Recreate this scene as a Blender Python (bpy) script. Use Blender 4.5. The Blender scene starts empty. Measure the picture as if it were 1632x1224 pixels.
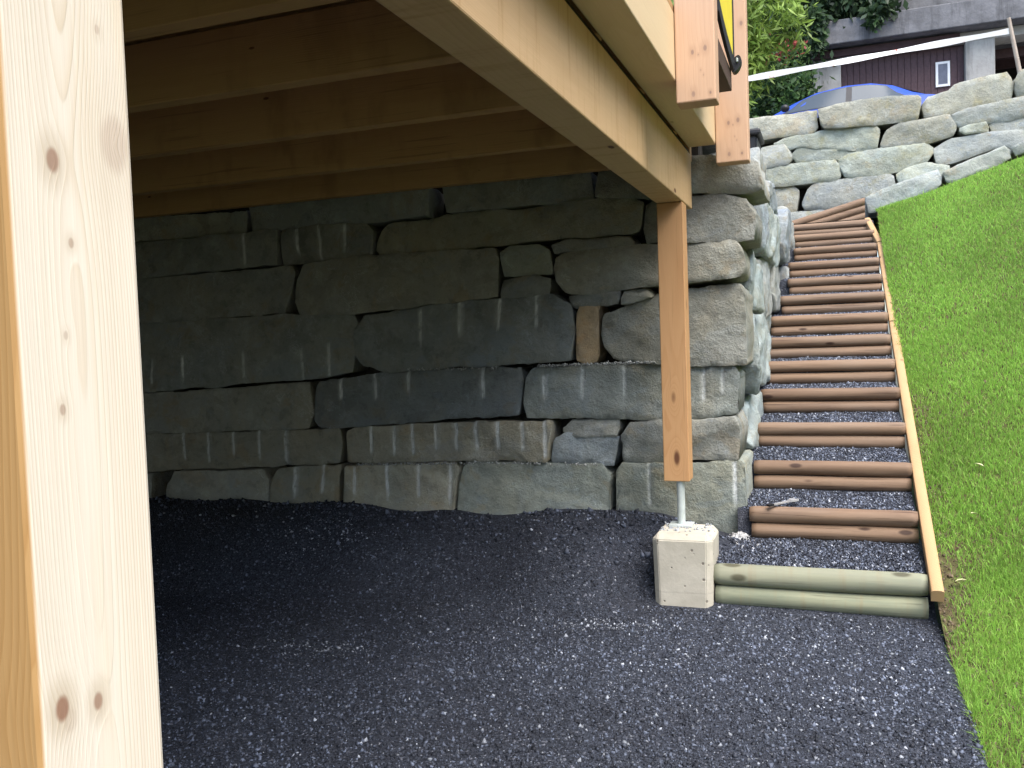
import bpy, bmesh, math, random
import numpy as np
from mathutils import Vector, Matrix, noise as mn

S = bpy.context.scene
C = S.collection
R = math.radians

# ------------------------------------------------------------------ camera, sky, sun, exposure
cam_d = bpy.data.cameras.new('camera')
cam = bpy.data.objects.new('camera', cam_d); C.objects.link(cam)
YAW, PITCH, ROLL = 0.35088, 0.04615, -0.0350
fw = Vector((-math.sin(YAW)*math.cos(PITCH), math.cos(YAW)*math.cos(PITCH), -math.sin(PITCH)))
rt = Vector((math.cos(YAW), math.sin(YAW), 0)); up = rt.cross(fw)
r2 = rt*math.cos(ROLL)+up*math.sin(ROLL); u2 = up*math.cos(ROLL)-rt*math.sin(ROLL)
cam.matrix_world = Matrix(((r2.x, u2.x, -fw.x, 0), (r2.y, u2.y, -fw.y, 0), (r2.z, u2.z, -fw.z, 1.35), (0, 0, 0, 1)))
cam_d.sensor_width = 36; cam_d.lens = 36*1411/1632; cam_d.clip_start = .02; cam_d.clip_end = 1500
S.camera = cam

SUN_EL, SUN_AZ = R(60), R(134)      # azimuth measured from +Y towards +X
world = bpy.data.worlds.new('World'); S.world = world; world.use_nodes = True
wn = world.node_tree.nodes; wl = world.node_tree.links
sky = wn.new('ShaderNodeTexSky'); sky.sky_type = 'NISHITA'; sky.sun_disc = False
sky.sun_elevation = SUN_EL; sky.sun_rotation = SUN_AZ; sky.altitude = 300; sky.dust_density = 3.0; sky.ozone_density = 1.5
bg = wn['Background']; bg.inputs['Strength'].default_value = .125
wl.new(sky.outputs[0], bg.inputs[0])
sd = bpy.data.lights.new('sun', 'SUN'); sd.energy = 1.4; sd.angle = R(55); sd.color = (1, .95, .87)
sun = bpy.data.objects.new('sun', sd); C.objects.link(sun)
sv = Vector((math.sin(SUN_AZ)*math.cos(SUN_EL), math.cos(SUN_AZ)*math.cos(SUN_EL), math.sin(SUN_EL)))
sun.rotation_euler = sv.to_track_quat('Z', 'Y').to_euler(); sun.location = (5, -5, 12)
S.view_settings.view_transform = 'Standard'; S.view_settings.look = 'None'
S.view_settings.gamma = 1; S.view_settings.use_curve_mapping = False
S.view_settings.exposure = 2.0

# ------------------------------------------------------------------ helpers
rng = np.random.default_rng(7)
random.seed(7)

def props(o, label=None, cat=None, group=None, kind=None):
    if label: o['label'] = label
    if cat: o['category'] = cat
    if group: o['group'] = group
    if kind: o['kind'] = kind
    return o

def link(o, parent=None):
    C.objects.link(o)
    if parent is not None:
        o.parent = parent
        o.matrix_parent_inverse = Matrix.Translation(-parent_origin(parent))
    return o

def parent_origin(p):
    v = Vector(p.location)
    while p.parent is not None:
        p = p.parent
    return v if p is None else Vector(ORG.get(p.name, p.location))
ORG = {}

def empty(name, loc, label, cat, group=None):
    o = bpy.data.objects.new(name, None); o.location = loc; o.empty_display_size = .1
    C.objects.link(o); ORG[o.name] = Vector(loc)
    return props(o, label, cat, group)

def mesh_o(name, v, f, m, parent=None, smooth=False):
    me = bpy.data.meshes.new(name)
    me.from_pydata([tuple(x) for x in v], [], f)
    if smooth: me.polygons.foreach_set('use_smooth', [True]*len(me.polygons))
    o = bpy.data.objects.new(name, me)
    if m is not None: me.materials.append(m)
    return link(o, parent)

def bm_o(name, bm, m, parent=None, smooth=False):
    me = bpy.data.meshes.new(name); bmesh.ops.recalc_face_normals(bm, faces=bm.faces[:]); bm.to_mesh(me); bm.free()
    if smooth: me.polygons.foreach_set('use_smooth', [True]*len(me.polygons))
    me.materials.append(m)
    return link(bpy.data.objects.new(name, me), parent)

def add_box(bm, x0, x1, y0, y1, z0, z1, bev=0, seg=2):
    r = bmesh.ops.create_cube(bm, size=1)
    vs = r['verts']
    for v in vs:
        v.co = Vector((x0+(v.co.x+.5)*(x1-x0), y0+(v.co.y+.5)*(y1-y0), z0+(v.co.z+.5)*(z1-z0)))
    if bev:
        es = list({e for v in vs for e in v.link_edges})
        bmesh.ops.bevel(bm, geom=es, offset=bev, segments=seg, affect='EDGES', profile=.5)
    return bm

def box(name, b, m, parent=None, bev=.004):
    return bm_o(name, add_box(bmesh.new(), *b, bev=bev), m, parent)

def add_tube(bm, pts, rad, n=12, caps=True):
    rings = []
    pts = [Vector(p) for p in pts]
    for i, p in enumerate(pts):
        d = (pts[min(i+1, len(pts)-1)]-pts[max(i-1, 0)]).normalized()
        a = d.orthogonal().normalized() if abs(d.z) > .9 else d.cross(Vector((0, 0, 1))).normalized()
        b = d.cross(a)
        r = rad[i] if hasattr(rad, '__len__') else rad
        rings.append([bm.verts.new(p+(a*math.cos(t)+b*math.sin(t))*r) for t in (2*math.pi*k/n for k in range(n))])
    for A, B in zip(rings, rings[1:]):
        for k in range(n): bm.faces.new((A[k], A[(k+1) % n], B[(k+1) % n], B[k]))
    if caps: bm.faces.new(rings[0][::-1]); bm.faces.new(rings[-1])
    return bm

# ------------------------------------------------------------------ materials
def new_mat(name, rough=.7, spec=.3):
    m = bpy.data.materials.new(name); m.use_nodes = True
    b = m.node_tree.nodes['Principled BSDF']; b.inputs['Roughness'].default_value = rough
    b.inputs['Specular IOR Level'].default_value = spec
    return m, m.node_tree, b

class G:
    def __init__(s, nt): s.nt = nt
    def n(s, t, **k):
        x = s.nt.nodes.new(t)
        for a, b in k.items(): setattr(x, a, b)
        return x
    def put(s, sock, v):
        if hasattr(v, 'is_output') or isinstance(v, bpy.types.NodeSocket): s.nt.links.new(v, sock)
        else: sock.default_value = v
    def m(s, op, a, b=0.0, c=0.0, clamp=False):
        x = s.n('ShaderNodeMath', operation=op, use_clamp=clamp)
        s.put(x.inputs[0], a); s.put(x.inputs[1], b)
        if len(x.inputs) > 2: s.put(x.inputs[2], c)
        return x.outputs[0]
    def vscale(s, v, sc, add=None):
        x = s.n('ShaderNodeVectorMath', operation='MULTIPLY'); s.put(x.inputs[0], v); x.inputs[1].default_value = sc
        o = x.outputs[0]
        if add is not None:
            y = s.n('ShaderNodeVectorMath', operation='ADD'); s.put(y.inputs[0], o); s.put(y.inputs[1], add); o = y.outputs[0]
        return o
    def noise(s, v, scale, detail=4, rough=.55, dist=0.0, col=False):
        x = s.n('ShaderNodeTexNoise'); s.put(x.inputs['Vector'], v); x.inputs['Scale'].default_value = scale
        x.inputs['Detail'].default_value = detail; x.inputs['Roughness'].default_value = rough; x.inputs['Distortion'].default_value = dist
        return x.outputs['Color' if col else 'Fac']
    def voro(s, v, scale, feature='F1', out='Distance'):
        x = s.n('ShaderNodeTexVoronoi', feature=feature); s.put(x.inputs['Vector'], v); x.inputs['Scale'].default_value = scale
        return x.outputs[out]
    def ramp(s, f, a, b):
        x = s.n('ShaderNodeMapRange', interpolation_type='SMOOTHSTEP'); s.put(x.inputs[0], f)
        x.inputs[1].default_value = a; x.inputs[2].default_value = b
        return x.outputs[0]
    def mix(s, f, a, b, mode='MIX'):
        x = s.n('ShaderNodeMix', data_type='RGBA', blend_type=mode); s.put(x.inputs[0], f)
        for i, c in ((6, a), (7, b)):
            s.put(x.inputs[i], c if not isinstance(c, tuple) else (*c, 1)[:4])
        return x.outputs[2]
    def coord(s, w='Object'): return s.n('ShaderNodeTexCoord').outputs[w]
    def objrand(s): return s.n('ShaderNodeObjectInfo').outputs['Random']
    def bump(s, h, strength, dist, normal=None):
        x = s.n('ShaderNodeBump'); s.put(x.inputs['Height'], h); x.inputs['Strength'].default_value = strength; x.inputs['Distance'].default_value = dist
        if normal is not None: s.put(x.inputs['Normal'], normal)
        return x.outputs[0]

def wood(name, axis, light, dark, freq=150, contrast=.5, warp=.05, knots=(), knot_col=(.12, .05, .025), auto_knots=0.0, streak=0.0,
         streak_col=(.3, .12, .04), streak_f=24, rough=.6, spec=.25, stain=.25, stain_col=None, pith=(.35, .12), along=.35, grey=0.0, bounce_y=0.0, kx=False, checks=0.0, kscale=5):
    """sawn timber: growth rings round a pith outside the board, fibres along `axis`, knots that bend the rings"""
    m, nt, b = new_mat(name, rough, spec); g = G(nt)
    co = g.coord(); rnd = g.objrand()
    off = g.n('ShaderNodeCombineXYZ'); k = g.m('MULTIPLY', rnd, 37.0)
    for i in range(3): g.put(off.inputs[i], k if i == axis else g.m('MULTIPLY', rnd, 1.7+i))
    if knots: vec = co
    else:
        va = g.n('ShaderNodeVectorMath', operation='ADD'); g.put(va.inputs[0], co); g.put(va.inputs[1], off.outputs[0]); vec = va.outputs[0]
    sp = g.n('ShaderNodeSeparateXYZ'); g.put(sp.inputs[0], vec)
    oth = [i for i in range(3) if i != axis]
    p, q, a = sp.outputs[oth[0]], sp.outputs[oth[1]], sp.outputs[axis]
    sl = [2.5, 2.5, 2.5]; sl[axis] = along
    n1 = g.noise(g.vscale(vec, sl), 1.0, 2, .5)
    sl2 = [14, 14, 14]; sl2[axis] = along*4
    n2 = g.noise(g.vscale(vec, sl2), 1.0, 2, .5)
    dp = g.m('SUBTRACT', p, pith[0]); dq = g.m('SUBTRACT', q, pith[1])
    rad = g.m('SQRT', g.m('ADD', g.m('MULTIPLY', dp, dp), g.m('MULTIPLY', dq, dq)))
    rad = g.m('ADD', rad, g.m('MULTIPLY', g.m('SUBTRACT', n1, .5), warp*2))
    rad = g.m('ADD', rad, g.m('MULTIPLY', g.m('SUBTRACT', n2, .5), warp*.10))
    mask = None; halo = None
    for (kq, kz, kr, ka) in knots:      # explicit knots: offset along the second axis, height, radius, strength
        ex = g.m('SUBTRACT', p if (oth[1] == 2 or kx) else q, kq); ez = g.m('MULTIPLY', g.m('SUBTRACT', a, kz), .62)
        d = g.m('SQRT', g.m('ADD', g.m('MULTIPLY', ex, ex), g.m('MULTIPLY', ez, ez)))
        w = g.m('POWER', 2.718, g.m('MULTIPLY', d, -1/(kr*2.0)))
        rad = g.m('ADD', rad, g.m('MULTIPLY', w, kr*.9))
        mk = g.m('MULTIPLY', g.ramp(g.m('ADD', d, g.m('MULTIPLY', g.m('SUBTRACT', n2, .5), kr*.8)), kr*1.1, kr*.55), ka)
        mask = mk if mask is None else g.m('MAXIMUM', mask, mk)
        hl = g.m('MULTIPLY', g.ramp(d, kr*3.2, kr*.8), .45*ka); halo = hl if halo is None else g.m('MAXIMUM', halo, hl)
    if auto_knots:
        sk = [kscale]*3; sk[axis] = kscale*.4
        kv = g.n('ShaderNodeTexVoronoi'); g.put(kv.inputs['Vector'], g.vscale(vec, sk)); kv.inputs['Scale'].default_value = 1.0
        d = kv.outputs['Distance']
        w = g.m('POWER', 2.718, g.m('MULTIPLY', g.m('MULTIPLY', d, d), -1/.05))
        rad = g.m('ADD', rad, g.m('MULTIPLY', w, .02))
        mask = g.ramp(g.m('ADD', d, g.m('MULTIPLY', g.m('SUBTRACT', n2, .5), .06)), auto_knots, auto_knots*.5)
    ring = g.m('FRACT', g.m('MULTIPLY', rad, freq))
    ring = g.m('POWER', ring, 2.2)
    ring = g.m('MULTIPLY', ring, g.ramp(g.m('FRACT', g.m('MULTIPLY', rad, freq)), 1.0, .88))
    sf = [260, 260, 260]; sf[axis] = 5
    fib = g.noise(g.vscale(vec, sf), 1.0, 3, .6)
    ss = [9, 9, 9]; ss[axis] = 1.1
    st = g.noise(g.vscale(vec, ss), 1.0, 4, .6)
    amp = g.m('MULTIPLY', ring, g.m('MULTIPLY', g.ramp(g.noise(g.vscale(vec, sl), 3.1, 2), .25, .75), contrast))
    col = g.mix(amp, light, dark)
    if stain: col = g.mix(g.m('MULTIPLY', g.ramp(st, .45, .75), stain), col, stain_col or dark)
    if streak:                          # weather runs across the grain
        sw = [3, 3, 3]; sw[axis] = streak_f
        if axis != 2: sw[2] = 2.2
        sn = g.noise(g.vscale(vec, sw), 1.0, 4, .6)
        col = g.mix(g.m('MULTIPLY', g.ramp(sn, .5, .72), streak), col, streak_col)
    if grey: col = g.mix(g.m('MULTIPLY', g.ramp(g.noise(g.vscale(vec, ss), .6, 5, .7), .4, .7), grey), col, (.20, .19, .17))
    if checks:
        sc = [75, 75, 75]; sc[axis] = 1.6
        ck = g.noise(g.vscale(vec, sc), 1.0, 3, .6); col = g.mix(g.m('MULTIPLY', g.ramp(ck, .60, .68), checks), col, knot_col)
        col = g.mix(g.m('MULTIPLY', rnd, .35), col, tuple(x*.55 for x in light))
    if halo is not None: col = g.mix(halo, col, tuple(x*.72 for x in dark))
    if mask is not None: col = g.mix(mask, col, knot_col)
    col = g.mix(g.m('MULTIPLY', g.m('SUBTRACT', fib, .35), .35, clamp=True), col, tuple(x*.6 for x in dark))
    if bounce_y: col = g.mix(g.ramp(sp.outputs[1], bounce_y+.006, bounce_y+.001), col, g.mix(1.0, col, (.62, .41, .20), 'MULTIPLY'))  # low-y face tinted orange: warm bounced light put into the colour
    g.put(b.inputs['Base Color'], col)
    g.put(b.inputs['Normal'], g.bump(g.m('ADD', g.m('MULTIPLY', fib, .7), g.m('MULTIPLY', ring, .5)), .25, .002))
    return m

def stone_mat(name, base, warm, dark, lichen=0.0, bluish=(.27, .30, .31), chalk=.75):
    m, nt, b = new_mat(name, .85, .25); g = G(nt)
    co = g.coord(); rnd = g.objrand()
    info = g.n('ShaderNodeObjectInfo')
    va = g.n('ShaderNodeVectorMath', operation='ADD'); g.put(va.inputs[0], co)
    cx = g.n('ShaderNodeCombineXYZ'); g.put(cx.inputs[0], g.m('MULTIPLY', rnd, 31.0)); g.put(cx.inputs[2], g.m('MULTIPLY', rnd, 17.0)); g.put(va.inputs[1], cx.outputs[0])
    v = va.outputs[0]
    n1 = g.noise(v, 3.0, 6, .6, .4); n2 = g.noise(v, 17, 6, .65); n3 = g.noise(v, 95, 4, .7)
    run = g.noise(g.vscale(v, (9, 9, 1.4)), 1.0, 5, .65)
    col = g.mix(g.ramp(n1, .35, .68), base, warm)
    col = g.mix(g.m('MULTIPLY', g.ramp(n2, .48, .8), .55), col, dark)
    col = g.mix(g.m('MULTIPLY', g.ramp(run, .5, .78), .45), col, bluish)
    if lichen:
        col = g.mix(g.m('MULTIPLY', g.ramp(g.noise(v, 5.5, 7, .7), .5, .68), lichen), col, (.30, .26, .11))
    n4 = g.noise(v, 7.5, 8, .72, .15)
    col = g.mix(g.m('MULTIPLY', g.ramp(n4, .52, .62), .5), col, tuple(x*1.35 for x in base))
    col = g.mix(g.m('MULTIPLY', g.ramp(n4, .46, .36), .6), col, dark)
    col = g.mix(g.m('MULTIPLY', g.ramp(n3, .55, .75), .35), col, tuple(x*.6 for x in dark))
    st1 = g.noise(v, 4.2, 5, .62, .5); st2 = g.noise(g.vscale(v, (1, 1, 1.6)), 3.1, 5, .6, .3)
    col = g.mix(g.m('MULTIPLY', g.ramp(st1, .57, .64), .38), col, (.30, .24, .15))
    col = g.mix(g.m('MULTIPLY', g.ramp(st2, .56, .60), .40), col, bluish)
    col = g.mix(g.m('MULTIPLY', g.ramp(st2, .42, .37), .35), col, dark)
    # hairline calcite scratches
    sc = g.noise(v, 7.5, 7, .75, 1.2)
    line = g.m('SUBTRACT', 1.0, g.ramp(g.m('ABSOLUTE', g.m('SUBTRACT', sc, .56)), 0.0, .012))
    col = g.mix(g.m('MULTIPLY', g.m('MULTIPLY', line, g.ramp(g.noise(v, 2.2, 2), .50, .60)), .8), col, (.52, .54, .53))
    col = g.mix(1.0, col, info.outputs['Color'], 'MULTIPLY')
    at = g.n('ShaderNodeAttribute', attribute_name='drill')
    col = g.mix(g.m('MULTIPLY', at.outputs['Fac'], g.m('MULTIPLY', g.ramp(n2, .2, .5), chalk)), col, (.70, .73, .72))
    g.put(b.inputs['Base Color'], col)
    h = g.m('ADD', g.m('ADD', g.m('MULTIPLY', n2, .6), g.m('MULTIPLY', n3, .25)), g.m('MULTIPLY', n4, .45))
    g.put(b.inputs['Normal'], g.bump(h, .9, .03))
    return m

def vcol_mat(name, attr='col', rough=.7, spec=.3, trans=0.0):
    m, nt, b = new_mat(name, rough, spec); g = G(nt)
    at = g.n('ShaderNodeAttribute', attribute_name=attr)
    g.put(b.inputs['Base Color'], at.outputs['Color'])
    if trans:
        t = g.n('ShaderNodeBsdfTranslucent'); g.put(t.inputs[0], at.outputs['Color'])
        mx = g.n('ShaderNodeMixShader'); mx.inputs[0].default_value = trans
        nt.links.new(b.outputs[0], mx.inputs[1]); nt.links.new(t.outputs[0], mx.inputs[2])
        nt.links.new(mx.outputs[0], nt.nodes['Material Output'].inputs[0])
    return m

def plain(name, c, rough=.6, spec=.4, metal=0.0, var=.15, scale=12):
    m, nt, b = new_mat(name, rough, spec); g = G(nt)
    n = g.noise(g.coord(), scale, 5, .6)
    g.put(b.inputs['Base Color'], g.mix(g.ramp(n, .3, .7), tuple(x*(1-var) for x in c), tuple(min(1, x*(1+var)) for x in c)))
    b.inputs['Metallic'].default_value = metal
    g.put(b.inputs['Normal'], g.bump(n, .1, .003))
    return m

M_STONE = stone_mat('slate_grey_stone', (.28, .292, .265), (.32, .31, .255), (.175, .18, .162), chalk=1.0)
M_STONE_SIDE = stone_mat('skylit_side_stone', (.28, .31, .325), (.30, .305, .275), (.20, .22, .22), bluish=(.38, .44, .47))  # bluish skylight on the stair-side faces put into the stone colour
M_STONE_UP = stone_mat('lichened_stone', (.325, .335, .30), (.35, .345, .285), (.22, .225, .195), lichen=.5)
M_STONE_CAP = stone_mat('pale_cap_stone', (.30, .32, .285), (.32, .32, .27), (.20, .21, .19), lichen=.15)
POST_KNOTS = [(.669, 1.544, .0085, .75), (.735, 1.69, .004, .3), (.686, 1.465, .0035, .45), (.652, .994, .009, .15),
              (.687, .999, .007, .75), (.643, 1.009, .009, .9), (.673, 1.373, .003, .3), (.750, 1.575, .022, .28), (.664, 1.30, .004, .5)]
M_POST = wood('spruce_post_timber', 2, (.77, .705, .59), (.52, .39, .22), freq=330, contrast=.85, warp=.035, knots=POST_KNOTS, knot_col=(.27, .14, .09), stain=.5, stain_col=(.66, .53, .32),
              pith=(-.765, .690), along=.28, rough=.5, bounce_y=.6165)
M_FARPOST = wood('spruce_far_post_timber', 2, (.56, .32, .15), (.42, .20, .075), freq=260, contrast=.65, checks=.3, auto_knots=.16, kscale=7, stain=.2, rough=.55)
M_BEAM = wood('glulam_beam_timber', 1, (.62, .425, .23), (.48, .285, .125), freq=180, contrast=.35, warp=.03, auto_knots=.07, streak=.45, streak_col=(.40, .21, .07), stain=.25)
M_RIM = wood('rim_board_timber', 1, (.66, .52, .32), (.52, .35, .17), freq=200, contrast=.4, auto_knots=.08, stain=.2)
M_JOIST = wood('joist_timber', 0, (.58, .345, .15), (.46, .25, .095), freq=160, contrast=.4, auto_knots=.05, kscale=7, streak=.5, streak_f=5, streak_col=(.30, .16, .07), checks=.35, knot_col=(.16, .07, .03), stain=.55)
M_DECK = wood('deck_board_timber', 1, (.45, .28, .13), (.33, .18, .08), freq=80, contrast=.4, auto_knots=.1)
M_RAIL = wood('planed_railing_timber', 2, (.56, .37, .24), (.47, .28, .17), freq=160, contrast=.35, knots=[(-.50, 2.452, .008, .7), (-.452, 2.462, .009, .7), (-.478, 2.44, .003, .6), (-.47, 2.38, .003, .4), (-.50, 2.292, .009, .6), (-.435, 2.29, .005, .8), (-.425, 2.95, .009, .7), (-.46, 2.36, .003, .4)], knot_col=(.22, .145, .12), stain=.15, kx=True)
M_LOG = wood('brown_treated_log', 0, (.225, .148, .095), (.13, .08, .052), freq=50, contrast=.6, auto_knots=.17, kscale=9, checks=.7, knot_col=(.045, .024, .016), stain=.55, stain_col=(.10, .055, .035), grey=.25, rough=.65)
M_GREEN = wood('green_treated_log', 0, (.29, .30, .20), (.17, .20, .135), freq=45, contrast=.6, auto_knots=.2, kscale=9, checks=.55, knot_col=(.085, .08, .05), stain=.7, stain_col=(.11, .145, .11), streak=.45, streak_col=(.27, .20, .10), grey=.4, rough=.7)
M_EDGE = wood('pale_edging_rail', 1, (.44, .285, .145), (.33, .19, .085), freq=120, contrast=.5, auto_knots=.1, stain=.4)

# ------------------------------------------------------------------ ground heights
def sstep(a, b, x):
    t = np.clip((x-a)/(b-a), 0, 1); return t*t*(3-2*t)

def vnoise(x, y, f, seed=0):
    """cheap smooth 2-d noise"""
    r = np.random.default_rng(seed); out = 0
    for k in range(7):
        a = r.uniform(0, 6.283); ff = f*r.uniform(.5, 1.8); out = out+np.sin((x*math.cos(a)+y*math.sin(a))*ff+r.uniform(0, 6.28))
    return out/4.0

def h_gravel(x, y):
    x = np.asarray(x, float); y = np.asarray(y, float)
    h = np.where(x < -1.0, .34, .34-.10*sstep(-1.0, -.5, x))
    h = h*(1+.14*vnoise(x, 0*x, 2.6, 33)*sstep(-.6, -1.1, x))
    z = h*sstep(4.02, 4.86, y-.13*np.sin(x*2.3)-.05*np.sin(x*6.1+1)) + vnoise(x, y, 2.2, 3)*.012*sstep(1.5, 3.5, y)
    z = z+vnoise(x, y, 9, 5)*.006 + sstep(4.55, 4.9, y)*vnoise(x, y*.3, 5, 9)*.035
    z = z+vnoise(x*5+y*1.5, y*.5-x*.2, 1.6, 15)*.012*sstep(.2, -.6, x)
    flat = sstep(-1.30, -.95, x)*(1-sstep(4.35, 4.75, y))
    return z*(1-flat)

def zs_line(y):                         # height of the edging rail along the stairs
    return .45*(np.asarray(y, float)-4.30)+.11

def h_lawn(x, y):
    x = np.asarray(x, float); y = np.asarray(y, float)
    base = .475*np.maximum(0, .5*((y-4.25)+np.sqrt((y-4.25)**2+.12)))
    base = np.minimum(base, 2.56+.12*(y-9.6))-.03
    sl = .12+.18*sstep(2.5, 7.0, y)
    return base+sl*(x-.42)+.34*np.maximum(0, x-2.6)*sstep(2.4, 5, x)+(.24*(x-1.2)*(1-sstep(1, 4, y))*sstep(1.2, 3, x))+vnoise(x, y, 2.0, 21)*.018*sstep(.42, 1.0, x)+vnoise(x, y, 7, 22)*.008  # unseen slope far to the right is steepened to block low sky light

def grid_o(name, xs, ys, hf, m, smooth=True):
    X, Y = np.meshgrid(xs, ys); Z = hf(X, Y)
    v = np.stack([X.ravel(), Y.ravel(), Z.ravel()], 1); nx = len(xs)
    f = [(j*nx+i, j*nx+i+1, (j+1)*nx+i+1, (j+1)*nx+i) for j in range(len(ys)-1) for i in range(nx-1)]
    return mesh_o(name, v, f, m, smooth=smooth)

# ground materials
def gravel_mat():
    m, nt, b = new_mat('crushed_dark_gravel', .8, .3); g = G(nt); co = g.coord()
    vo = g.n('ShaderNodeTexVoronoi'); g.put(vo.inputs['Vector'], co); vo.inputs['Scale'].default_value = 120
    sp = g.n('ShaderNodeSeparateColor'); g.put(sp.inputs[0], vo.outputs['Color'])
    n = g.noise(co, 1.3, 5, .6)
    col = g.mix(sp.outputs[0], (.010, .0125, .019), (.050, .058, .078))
    lightpatch = g.ramp(g.noise(co, 2.6, 4, .6), .58, .72)
    col = g.mix(g.m('MULTIPLY', g.ramp(sp.outputs[1], g_light_lo, 1.0), .8), col, (.20, .21, .25))
    col = g.mix(g.m('MULTIPLY', g.m('MULTIPLY', lightpatch, g.ramp(sp.outputs[2], .6, .9)), .5), col, (.16, .17, .20))
    col = g.mix(g.m('MULTIPLY', g.ramp(n, .45, .7), .45), col, (.022, .023, .032))
    g.put(b.inputs['Base Color'], col)
    h = g.m('SUBTRACT', 1.0, vo.outputs['Distance'])
    g.put(b.inputs['Normal'], g.bump(g.m('ADD', h, g.m('MULTIPLY', g.noise(co, 400, 3), .4)), .9, .008))
    return m
g_light_lo = .93
M_GRAVEL = gravel_mat()
M_STONES = vcol_mat('loose_gravel_chips', rough=.65, spec=.35)

def soil_mat():
    m, nt, b = new_mat('lawn_soil', .95, .1); g = G(nt); co = g.coord()
    n = g.noise(co, 1.6, 5, .6); n2 = g.noise(co, 28, 6, .7)
    col = g.mix(g.ramp(n2, .3, .7), (.05, .036, .022), (.13, .095, .058))
    col = g.mix(g.m('MULTIPLY', g.ramp(n, .45, .62), .5), col, (.10, .14, .035))
    g.put(b.inputs['Base Color'], col); g.put(b.inputs['Normal'], g.bump(n2, .8, .02))
    return m
M_SOIL = soil_mat()
M_EARTH = plain('dark_backfill_earth', (.035, .032, .028), .95, .1, var=.4)
M_MEADOW = plain('rough_meadow', (.06, .09, .025), .95, .1, var=.5, scale=3)
M_DRIVE = plain('grey_driveway_gravel', (.16, .16, .155), .9, .2, var=.25, scale=30)

ground = grid_o('ground', np.linspace(-400, 400, 41), np.linspace(-400, 10, 42), lambda x, y: 0*x-.12-.02*np.clip(np.abs(x)-12, 0, 60), M_MEADOW)
props(ground, kind='structure')
gravel_ground = grid_o('gravel_ground', np.linspace(-5.6, .42, 150), np.concatenate([np.linspace(-4, 1.8, 40)[:-1], np.linspace(1.8, 5.15, 110)]), h_gravel, M_GRAVEL)
props(gravel_ground, kind='structure')
lx = .42+np.linspace(0, 1, 110)**2.2*42
lawn = grid_o('lawn', lx, np.concatenate([np.linspace(-30, -4, 20)[:-1], np.linspace(-4, 2, 30)[:-1], np.linspace(2, 10.25, 150)]), h_lawn, M_SOIL)
props(lawn, kind='structure')
def h_terrace(x, y): return 2.56+0*x+vnoise(x, y, 3, 4)*.02
terrace = grid_o('terrace', np.linspace(-8, -.62, 30), np.linspace(5.35, 10.5, 24), h_terrace, M_DRIVE); props(terrace, kind='structure')
landing = grid_o('landing', np.linspace(-.64, .5, 14), np.linspace(9.62, 10.55, 12), lambda x, y: 2.47+.0*x+.22*sstep(9.7, 9.9, y-.1*(x))*0, M_GRAVEL); props(landing, kind='structure')
def h_drive(x, y):
    z = 3.72+.080*np.clip(y-10.5, 0, 7.5)
    return z+np.clip(y-23.5, 0, 80)*.75+np.clip(-x-3.2, 0, 60)*.10*sstep(13, 20, y)*6*.3
driveway = grid_o('driveway', np.linspace(-30, 30, 61), np.linspace(10.5, 23.5, 27), h_drive, M_DRIVE); props(driveway, kind='structure')
hillside = grid_o('hillside', np.linspace(-60, 60, 61), np.linspace(23.5, 90, 24), lambda x, y: h_drive(x, y)+vnoise(x, y, .6, 8)*.4*sstep(24, 28, y), M_MEADOW); props(hillside, kind='structure')
bank = bm_o('earth_bank', add_box(add_box(bmesh.new(), -9, 9, 10.62, 11.2, 2.3, 3.70), -5.5, -.72, 5.22, 5.40, -.1, 2.61), M_EARTH); props(bank, kind='structure')

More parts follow.
